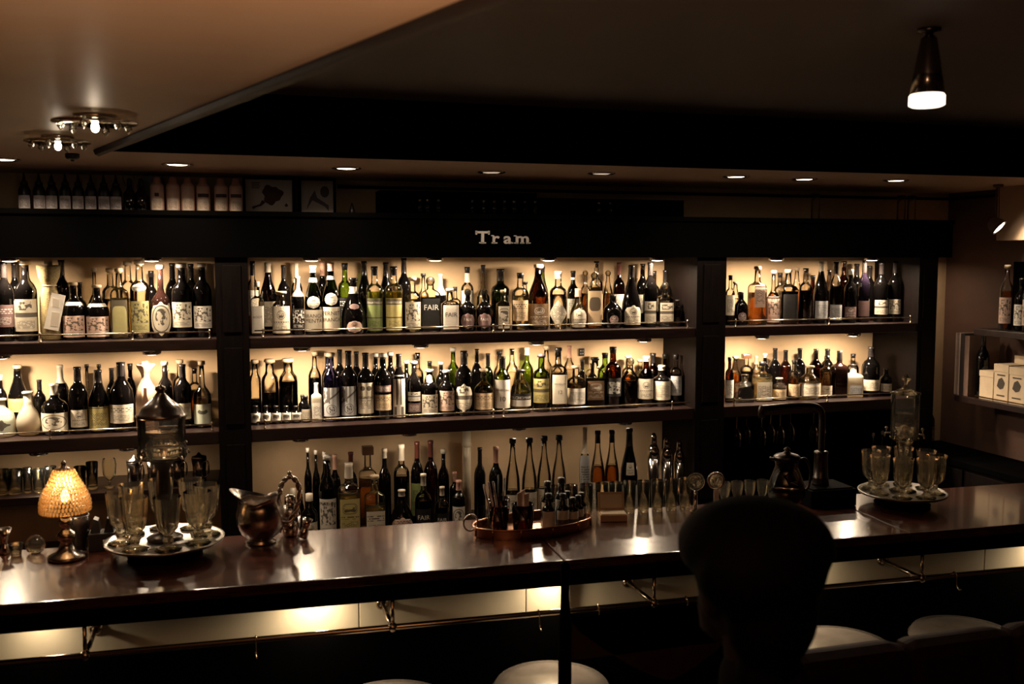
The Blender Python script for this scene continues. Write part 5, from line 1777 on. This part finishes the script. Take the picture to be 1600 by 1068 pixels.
t, w_, h_ = frame(380, 460, 267, 330, 4.17, 'picture_frame', 'black framed print of a dark squiggly shape on the header', 'picture', .010)
MB().box(-w_ + .0102, w_ - .0102, 0, .004, .0102, h_ - .0102).build('print', pbr('pale_print_paper', (.56, .50, .46), .6), t)
blob = []
for k in range(28):
    a = 2 * PI * k / 28
    r = .034 + .005 * math.sin(3 * a + 1) + .003 * math.sin(7 * a)
    blob.append((.012 + r * 1.15 * math.cos(a), h_ * .53 + r * 1.1 * math.sin(a)))
MB().prism(blob, -.0012, -.0002).build('printed_shape', pbr('dark_brown_print', (.07, .02, .015), .6), t)
MB().tube([(-.022, -.001, h_ * .35), (-.034, -.001, h_ * .25), (-.05, -.001, h_ * .22), (-.066, -.001, h_ * .17)], [.009, .005, .004, .006], 6).build('printed_tail', pbr('dark_brown_print', (.07, .02, .015), .6), t)
MB().prism([(.060, .036), (.068, .047), (.076, .036), (.068, .031)], -.0012, -.0002).build('printed_dot', pbr('dark_brown_print', (.07, .02, .015), .6), t)
for i in range(4):
    MB().box(-.068, -.034 - .004 * (i % 2), -.0012, -.0002, h_ - .025 - i * .007, h_ - .022 - i * .007).build('printed_line', pbr('dark_brown_print', (.07, .02, .015), .6), t)
t, w_, h_ = frame(467, 524, 267, 330, 4.17, 'picture_frame', 'narrow black framed photograph right of the squiggle print', 'picture', .010)
MB().box(-w_ + .0102, w_ - .0102, 0, .004, .0102, h_ - .0102).build('print', pbr('grey_brown_photo', (.36, .29, .25), .4), t)
MB().prism([(-.045, .02), (-.02, .06), (.03, .035), (.046, .016), (.046, .04), (.0, .07), (-.01, .1), (-.03, .07)], -.0012, -.0002).build('printed_shape', pbr('dark_photo_tone', (.05, .03, .03), .5), t)
MB().ball((.03, -.0005, .095), .018, 10, 6, (1, .03, 1.3)).build('printed_shape', pbr('dark_photo_tone', (.05, .03, .03), .5), t)
p = at(550, 325, 4.10)
cn = thing('dark_cone', 'small dark pointed cone on the header beside the black case', 'ornament', (p.x, 4.10, zh))
MB().lathe([(0, .016), (.02, .011), (.045, .003), (.05, 0)], n=14).build('cone', M_BLACK, cn)
a, b = at(595, 320, 4.12), at(842, 320, 4.12)
c_ = at(1072, 320, 4.12)
for nm, x0, x1, hh, lab in (('black_case', a.x, b.x - .002, .105, 'long black case on the header above the lettering'), ('black_case', b.x, c_.x, .085, 'lower black case on the header right of the taller one')):
    t = thing(nm, lab, 'case', ((x0 + x1) / 2, 4.2, zh))
    w_ = (x1 - x0) / 2
    MB().box(-w_, w_, -.06, .06, 0, hh - .02, .003).build('case_body', M_BLACKP, t)
    MB().box(-w_, w_, -.06, .06, hh - .0195, hh, .003).build('case_lid', M_BLACKP, t)
mini0 = None
for k, u in enumerate((656, 668, 685, 738, 756, 772, 788, 803, 820, 836, 935, 953)):
    p = at(u, 335, 4.085)
    lab = 'tiny dark vial in front of the black cases, %s from left' % ORD[k + 1]
    if mini0 is None:
        mini0 = thing('glass_vial', lab, 'vial', (p.x, 4.085, zh), 0, 'vials in front of the black cases')
        MB().lathe([(0, .011), (.04, .011), (.048, .006), (.055, .006)], n=14).build('glass_body', GLASS['k'][0], mini0)
        MB().lathe([(.0551, .0075), (.066, .0075), (.068, .005)], n=12).build('cap', M_CHROME, mini0)
    else:
        clone(mini0, (p.x, 4.085, zh), 0, lab)
for k, u in enumerate((1274, 1408, 1424)):
    p = at(u, 330, 4.12)
    t = thing('glass_jar', 'clear cylindrical jar on the right end of the header, %s of three' % ORD[k + 1], 'jar', (p.x, 4.12, zh), 0, 'jars on the right of the header')
    MB().lathe([(0, .018), (.003, .02), (.11, .02)], n=18, cap=False).build('glass_wall', GCLEAR, t)
    MB().lathe([(.1101, .021), (.125, .021), (.127, .0)], n=18).build('lid', M_BLACK, t)

# ================================================================= RIGHT WALL SHELVES
rs = thing('wall_shelf', 'dark wall shelves with books and boxes on the brown right wall', 'shelf', (0, 0, 0))
XF = 3.44
for z in (1.285, 1.615):
    sb = MB().box(XF, X_RIGHT - .001, 2.6, 3.97 if z < 1.5 else 3.86, z - .03, z, .002).build('shelf_board', M_WOOD, rs)
    if z < 1.5:
        MB().tube([(XF + .004, 2.6, z + .012), (XF + .004, 3.84, z + .012)], .003, 6).build('edge_strip', M_BRASS, sb)
MB().box(X_RIGHT - .012, X_RIGHT - .001, 2.6, 3.86, 1.616, 1.93).build('back_board', M_BLACKP, rs)


def rwall(u, X):
    r = ray(u, 560)
    return CAM.y + r.y * (X - CAM.x) / r.x


zr = 1.2858
yb = rwall(1510, 3.52)
for k, (th, hh, colr, word) in enumerate(((.012, .30, (.50, .36, .30), 'pinkish'), (.010, .295, (.36, .24, .20), 'brown'), (.008, .30, (.55, .42, .36), 'pale'), (.026, .298, (.03, .02, .02), 'black'), (.03, .29, (.20, .12, .09), 'dark brown'))):
    t = thing('upright_book', 'tall %s book on the lower right wall shelf, %s from left' % (word, ORD[k + 1]), 'book', (3.53, yb - th / 2, zr), 0, 'books on the right wall shelf')
    MB().box(-.075, .10, -th / 2, -th / 2 + .0015, 0, hh).build('cover', pbr('book_cover_' + word.replace(' ', '_'), colr, .6, var=.2), t)
    MB().box(-.075, .10, th / 2 - .0015, th / 2, 0, hh).build('cover', MATS['book_cover_' + word.replace(' ', '_')], t)
    MB().box(-.077, -.075, -th / 2, th / 2, 0, hh).build('spine', MATS['book_cover_' + word.replace(' ', '_')], t)
    MB().box(-.074, .097, -th / 2 + .0016, th / 2 - .0016, .003, hh - .003).build('pages', pbr('book_pages', (.6, .52, .42), .8), t)
    yb -= th + .0015
yk = rwall(1545, 3.50)
make_bottle(B(0, 0, 0, 'wine', 'k', 'F'), (3.50, yb - .037, zr), .31, .06, 'dark bottle between books and boxes on the right wall shelf', None, 0)
yb -= .072


def rbox(name, lab, y1, dy, dx, hgt, z, x0=3.455, printed_=True, cork=False):
    mat = pbr('cream_card', (.70, .55, .38), .6, var=.12)
    t = thing(name, lab, 'box', (x0 + dx / 2, y1 - dy / 2, z))
    MB().box(-dx / 2, dx / 2, -dy / 2, dy / 2, 0, hgt * .80, .001).build('box_body', mat, t)
    MB().box(-dx / 2 - .002, dx / 2 + .002, -dy / 2 - .002, dy / 2 + .002, hgt * .8005, hgt, .001).build('box_lid', mat, t)
    if printed_:
        ink = pbr('dark_print', INK, .5)
        yy = dy * .28
        mb = MB()
        mb.add([(-dx / 2 - .0012, -yy, hgt * .52), (-dx / 2 - .0012, -yy * .2, hgt * .66), (-dx / 2 - .0012, yy * .6, hgt * .60), (-dx / 2 - .0012, yy, hgt * .42), (-dx / 2 - .0012, yy * .2, hgt * .34), (-dx / 2 - .0012, -yy * .6, hgt * .38)],
               [(5, 4, 3, 2, 1, 0)], False)
        mb.build('printed_emblem', ink, t)
        for zf in (.16, .70):
            MB().box(-dx / 2 - .0012, -dx / 2 - .0006, -yy, yy, hgt * zf, hgt * (zf + .035)).build('printed_line', ink, t)
    return t


rbox('gift_box', 'short tan box next to the books on the right wall shelf', yb, .085, .11, .135, zr, printed_=False)
yb -= .09
rbox('gift_box', 'tall cream box with dark emblem at the shelf front', yb, .085, .10, .175, zr)
rbox('gift_box', 'cream box with emblem behind the tall cream box', yb + .002, .085, .08, .21, zr, x0=3.572)
yb -= .092
rbox('gift_box', 'cream box at the frame edge on the right wall shelf', yb, .09, .12, .17, zr)
zr2 = 1.6158
for k, (u, h, g, lab) in enumerate(((1571, .30, 'c', 'clear bottle with pale label'), (1583, .24, 'k', 'dark bottle with white label'), (1597, .29, 'c', 'pinkish bottle'))):
    Yb = 3.75 - .07 * k
    make_bottle(B(0, 0, 0, 'wine', g, 'C' if g == 'c' else 'K', (.1, .5, 1.1, ('p', 'w', 'p')[k], 'pic'), liq='a' if g == 'c' else None), (3.52 + .02 * (k % 2), Yb, zr2), h, .058,
                '%s on the upper right wall shelf, %s from left' % (lab, ORD[k + 1]), 'bottles on the right wall shelf', -PI / 3)

# ================================================================= CEILING LAMPS
def downlight(u, v, label, lit, group, z=Z_LOW, plate=True):
    p = atz(u, v, z)
    t = thing('ceiling_downlight', label, 'light', (p.x, p.y, z), 0, group)
    MB().lathe([(0, .055), (-.003, .055), (-.006, .047), (-.004, .040), (-.0015, .040)], n=28).build('trim_ring', M_CHROME, t)
    MB().lathe([(-.0016, .0395), (-.004, .030), (-.0045, 0)], n=24).build('bulb', (emis('dim_lamp_lens', (1, .8, .6), 0.6) if lit < .32 else M_LENS), t)
    if lit:
        disc_light('downlight_lamp', (0, 0, -.012), .03, P_DOWN * lit, spread=150, parent=t)
    return t


for k, (u, v, lit) in enumerate(((5, 248, 1.5), (277, 256, 1.6), (541, 262, 1.2), (768, 268, .3), (940, 270, .3), (1150, 275, 1), (1257, 279, .5), (1400, 281, .35))):  # the two middle lamps get added faint light to brighten the lettering
    downlight(u, v, '%s ceiling downlight above the bar, %s from left' % ('lit' if lit else 'unlit', ORD[k + 1]), lit, 'downlights above the bar')

for k, (u, v, r) in enumerate(((148, 180, .095), (90, 212, .085))):
    p = atz(u, v, Z_LOW)
    t = thing('crystal_ceiling_lamp', 'flush crystal ceiling lamp with bright bulb, %s one on the left' % ('nearer' if k == 0 else 'farther'), 'lamp', (p.x, p.y, Z_LOW), 0, 'crystal ceiling lamps')
    MB().lathe([(0, r * .5), (-.006, r * .5), (-.010, r * .3), (-.010, 0)], n=24).build('ceiling_rose', M_CHROME, t)
    MB().lathe([(-.014, 0), (-.014, r), (-.018, r), (-.018, 0)], n=32).build('glass_plate', GCLEAR, t)
    MB().ball((0, 0, -.028), .009, 10, 8, (1, 1, 1.3)).build('bulb', emis('halogen_bulb', (1, .86, .68), 26), t)
    for i in range(6):
        a = 2 * PI * i / 6 + .3
        MB().lathe([(-.018, .002), (-.022, .008), (-.030, .009), (-.040, 0)], n=6).build('crystal_drop', GCLEAR, t, loc=(r * .78 * math.cos(a), r * .78 * math.sin(a), 0))
    MB().lathe([(-.018, .003), (-.021, .003)], n=8).build('bulb_pin', M_CHROME, t)
    ld = bpy.data.lights.new('crystal_lamp_light', 'POINT')
    ld.energy = .12
    ld.color = WARM
    ld.shadow_soft_size = .01
    lo = bpy.data.objects.new('crystal_lamp_light', ld)
    COL.objects.link(lo)
    lo.parent = t
    lo.location = (0, 0, -.055)
p = atz(113, 240, Z_LOW)
sd = thing('smoke_detector', 'small dark round detector on the ceiling above the squeeze bottles', 'detector', (p.x, p.y, Z_LOW))
MB().lathe([(0, .022), (-.012, .022), (-.018, .016), (-.02, 0)], n=20).build('housing', M_BLACK, sd)
MB().lathe([(-.0201, .007), (-.024, .005), (-.025, 0)], n=12).build('sensor', M_DMETAL, sd)

# hanging spot from the raised ceiling
p = atz(1452, 45, Z_HIGH)
sp_ = thing('ceiling_spot', 'tapered chrome spotlight hanging from the dark raised ceiling', 'spotlight', (p.x, p.y, Z_HIGH))
L_ = Z_HIGH - at(1452, 167, p.y).z
MB().lathe([(0, .026), (-.006, .026), (-.010, .010), (-.018, .008)], n=20).build('mount', M_DMETAL, sp_)
MB().lathe([(-.016, .012), (-.022, .018), (-L_ * .5, .029), (-L_ * .84, .0385), (-L_ * .84, .035), (-L_ * .6, .025)], n=28).build('tapered_body', pbr('dark_chrome', (.30, .25, .22), .2, metal=1), sp_)
MB().lathe([(-L_ * .84, .036), (-L_ * .86, .0395), (-L_ * .98, .0395), (-L_, .033), (-L_, 0)], n=28).build('glowing_end', emis('frosted_lamp_end', (1, .80, .58), 3.0), sp_)

# swivel spot by the right wall
hs = thing('swivel_spot', 'lit white swivel spotlight hanging by the peach bulkhead', 'spotlight', (3.42, 3.72, Z_LOW))
d_ = Z_LOW - at(1553, 352, 3.72).z
MB().lathe([(0, .022), (-.010, .022), (-.014, .012)], n=16).build('mount', M_BROWN, hs)
MB().tube(resample([Vector((-.004, 0, -.012)), Vector((-.014, 0, -d_ * .5)), Vector((-.008, 0, -d_ + .03))], 10), .004, 8).build('stem', M_BROWN, hs)
MB().tube([(.006, 0, -.012), (.012, 0, -d_ + .03)], .0022, 6).build('cable', M_BLACK, hs)
rot = Vector((.42, -.62, -.66)).to_track_quat('-Z', 'Y').to_euler()
hd_ = MB().lathe([(.036, .0), (.034, .018), (.02, .030), (0, .036), (-.018, .040), (-.018, .037), (0, .032)], n=24).build('head', M_BROWN, hs, loc=(0, 0, -d_), rot=rot)
MB().lathe([(-.010, .034), (-.016, .030), (-.020, .015), (-.021, 0)], n=20).build('lamp_face', emis('spot_face', (1, .86, .66), 12), hd_)
disc_light('swivel_spot_lamp', Vector((0, 0, -.026)), .028, P_SPOT, spread=140, parent=hd_)

# unseen uplighter, added so the ceiling gets its warm light
ul = thing('unseen_uplighter', 'unseen floor lamp added to shine up at the ceiling', 'lamp', (.12, .34, 0))
MB().lathe([(0, .13), (.015, .13), (.03, .03)], n=24).build('base', M_BLACKP, ul)
MB().lathe([(.03, .012), (1.38, .012)], n=12).build('pole', M_BLACKP, ul)
MB().lathe([(1.38, .02), (1.39, .06), (1.42, .10), (1.47, .125), (1.47, .120), (1.42, .095), (1.395, .05)], n=28, cap=False).build('bowl', M_BLACKP, ul)
disc_light('uplighter_lamp', (0, 0, 1.43), .05, P_UPLIGHT, color=(1, .58, .32), spread=150, rot=(PI, 0, 0), parent=ul)

# ================================================================= FOREGROUND
# high-backed dark chair with a sagging top rail
Yc = 2.26
a, b = at(883, 968, Yc), at(1200, 968, Yc)
zt = at(883, 880, Yc).z
zp = at(883, 962, Yc).z
zlow = at(1060, 1058, Yc).z
ch = thing('high_backed_chair', 'dark lacquered high-backed bar chair with dipped back rail', 'chair', (a.x, Yc, 0))
w_ = b.x - a.x
for x in (0, w_):
    MB().lathe([(0, .014), (.4, .016), (zp - .02, .017), (zp + .02, .012), (zp + .055, .0095), (zt - .03, .012), (zt, .013), (zt + .006, 0)], n=14).build('back_post', M_BLACKP, ch, loc=(x, 0, 0))
M_LAC = pbr('dark_lacquer', (.05, .028, .030), .2, coat=.4)
top = []
for k in range(17):
    f = k / 16
    top.append((f * w_, zlow + (zp - .01 - zlow) * (abs(2 * f - 1) ** 1.35)))
MB().prism([(.012, .95), (w_ - .012, .95)] + [(min(max(x, .012), w_ - .012), z) for x, z in reversed(top)], -.008, .008).build('back_panel', M_LAC, ch)
MB().box(.0, w_, -.37, -.02, .70, .745, .012).build('seat', M_LEATH, ch)
for x in (.015, w_ - .015):
    MB().tube([(x, -.35, 0), (x, -.345, .70)], .016, 10).build('leg', M_BLACKP, ch)
MB().tube([(.015, -.348, .28), (w_ - .015, -.348, .28)], .010, 8).build('stretcher', M_BLACKP, ch)

# leather bench back in the lower right
Yb = 1.80
a, b = at(1226, 1020, Yb), at(1720, 970, Yb)
zt = a.z
bn = thing('leather_bench', 'dark oxblood leather bench back in the lower right foreground', 'bench', (a.x, Yb, 0))
w_ = b.x - a.x
n_ = 3
for i in range(n_):
    x0, x1 = w_ * i / n_, w_ * (i + 1) / n_
    MB().box(x0 + .001, x1 - .001, -.05, .03, .5, zt, .034).build('back_cushion', M_LEATH, bn)
MB().box(0, w_, -.50, -.051, .40, .50, .02).build('seat_cushion', M_LEATH, bn)
MB().box(.01, w_ - .01, -.48, .02, 0.02, .399).build('bench_base', M_BLACKP, bn)


# ---- person in dark clothes seen from the side and behind, head turned left
def capsule(mb, p0, p1, r0, r1, n=12, m_=6):
    p0, p1 = Vector(p0), Vector(p1)
    pts, rs = [], []
    d = (p1 - p0).normalized()
    for k in range(m_ + 1):
        t_ = k / m_ * PI / 2
        pts.append(p0 - d * r0 * math.cos(t_))
        rs.append(max(.001, r0 * math.sin(t_)))
    for k in range(m_ + 1):
        t_ = k / m_ * PI / 2
        pts.append(p1 + d * r1 * math.sin(t_))
        rs.append(max(.001, r1 * math.cos(t_)))
    mb.tube(pts, rs, n)


def fuse(o, vox, it=6):
    md = o.modifiers.new('fuse', 'REMESH')
    md.mode = 'VOXEL'
    md.voxel_size = vox
    md.use_smooth_shade = True
    sm_ = o.modifiers.new('soft', 'SMOOTH')
    sm_.iterations = it
    sm_.factor = .5
    return o


hc = at(1182, 925, 1.33)
px, py, hz = hc.x, hc.y, hc.z
per = thing('person', 'person in dark clothes with dark hair, seen from behind', 'person', (px, py, 0), 0)
FA = math.radians(98)           # back to the viewer, facing the bar
M_SKIN = pbr('dim_skin', (.03, .018, .014), .7, spec=.1)
M_CLO = pbr('black_wool', (.005, .004, .005), .9, spec=.1)
M_HAIR = pbr('black_hair', (.002, .0015, .0015), .7, spec=.08, stretch=(30, 30, 4), scale=20, bump=.5)
body = MB()
# local frame: x forward, y left; hz is the middle of the head
body.ball((.02, 0, hz + .02), .1, 20, 14, (.95, .76, 1.10))
body.ball((.06, 0, hz - .04), .07, 16, 10, (.85, .78, 1.0))
body.ball((.108, 0, hz - .085), .024, 10, 8, (1, 1.1, .9))
body.ball((.122, 0, hz - .01), .016, 10, 8, (1.2, .75, 1.3))
body.ball((.112, 0, hz - .052), .018, 10, 6, (.7, 1.3, .6))
for s in (-1, 1):
    body.ball((.100, .032 * s, hz + .03), .016, 8, 6, (.7, 1.2, .7))
    body.ball((.015, .078 * s, hz - .005), .026, 8, 6, (.8, .35, 1.2))
capsule(body, (.0, 0, hz - .04), (-.03, 0, hz - .20), .054, .058)
capsule(body, (-.03, 0, hz - .24), (-.04, 0, hz - .70), .10, .12, 16)
capsule(body, (-.03, -.14, hz - .27), (-.03, .14, hz - .27), .05, .05, 14)
for s in (-1, 1):
    sh_ = Vector((-.03, .165 * s, hz - .28))
    el = Vector((.09, .20 * s, hz - .53))
    wr = Vector((.32, .13 * s, hz - .50))
    pm = Vector((.39, .11 * s, hz - .505))
    capsule(body, sh_, el, .046, .038)
    capsule(body, el, wr, .038, .027)
    capsule(body, wr, pm, .027, .032)
    for i, (dy, ln) in enumerate(((-.028, .062), (-.010, .074), (.010, .070), (.027, .055))):
        k0 = pm + Vector((.022, dy, 0))
        k1 = k0 + Vector((ln * .55, dy * .15, -.006))
        k2 = k1 + Vector((ln * .45, 0, -.022))
        capsule(body, k0, k1, .0098, .0090, 8, 4)
        capsule(body, k1, k2, .0090, .0075, 8, 4)
    t0 = wr + Vector((.025, -.024 * s, 0))
    t1 = t0 + Vector((.035, -.026 * s, -.004))
    capsule(body, t0, t1, .011, .010, 8, 4)
    capsule(body, t1, t1 + Vector((.026, -.006 * s, -.010)), .010, .008, 8, 4)
fuse(body.build('body', M_SKIN, per, rot=(0, 0, FA)), .0065, 4)
cl = MB()
capsule(cl, (-.04, -.03, hz - .62), (-.03, -.03, hz - .36), .125, .12, 16)
capsule(cl, (-.04, .03, hz - .62), (-.03, .03, hz - .36), .125, .12, 16)
capsule(cl, (-.035, -.14, hz - .30), (-.035, .14, hz - .30), .062, .062, 14)
capsule(cl, (-.035, 0, hz - .26), (-.03, 0, hz - .18), .085, .066, 14)
capsule(cl, (-.04, 0, hz - .72), (-.04, 0, hz - .60), .15, .14, 16)
capsule(cl, (-.03, 0, hz - .20), (-.02, 0, hz - .135), .078, .07, 14)
for s in (-1, 1):
    capsule(cl, (-.03, .175 * s, hz - .31), (.09, .21 * s, hz - .53), .064, .052)
    capsule(cl, (.09, .21 * s, hz - .53), (.29, .14 * s, hz - .50), .052, .040)
    capsule(cl, (-.03, .10 * s, hz - .76), (.36, .13 * s, hz - .78), .088, .066)
    capsule(cl, (.36, .13 * s, hz - .78), (.34, .13 * s, hz - 1.16), .064, .045)
fuse(cl.build('dark_clothes', M_CLO, per, rot=(0, 0, FA)), .011, 5)
hr = MB()
hr.ball((.005, 0, hz + .075), .118, 22, 14, (1.0, 1.04, .62))
hr.ball((-.035, .02, hz + .05), .10, 16, 10, (.85, 1.1, .72))
hr.ball((-.045, .008, hz - .02), .075, 16, 10, (.85, 1.0, 1.1))
hr.ball((-.04, .008, hz - .11), .06, 14, 10, (.75, .95, .8))
fuse(hr.build('hair', M_HAIR, per, rot=(0, 0, FA)), .009, 4)
for s in (-1, 1):
    MB().ball((.13, .0, .03), .05, 12, 8, (2.2, .8, .55)).build('shoe', M_BLACK, per, rot=(0, 0, FA)).location = (
        math.cos(FA) * .30 - math.sin(FA) * .13 * s, math.sin(FA) * .30 + math.cos(FA) * .13 * s, hz - 1.24)
st2 = clone(stool, (px + .005, py - .035, 0), .2, 'round bar stool under the seated person')
st2.scale = (1, 1, max(.5, (hz - .87) / .751))
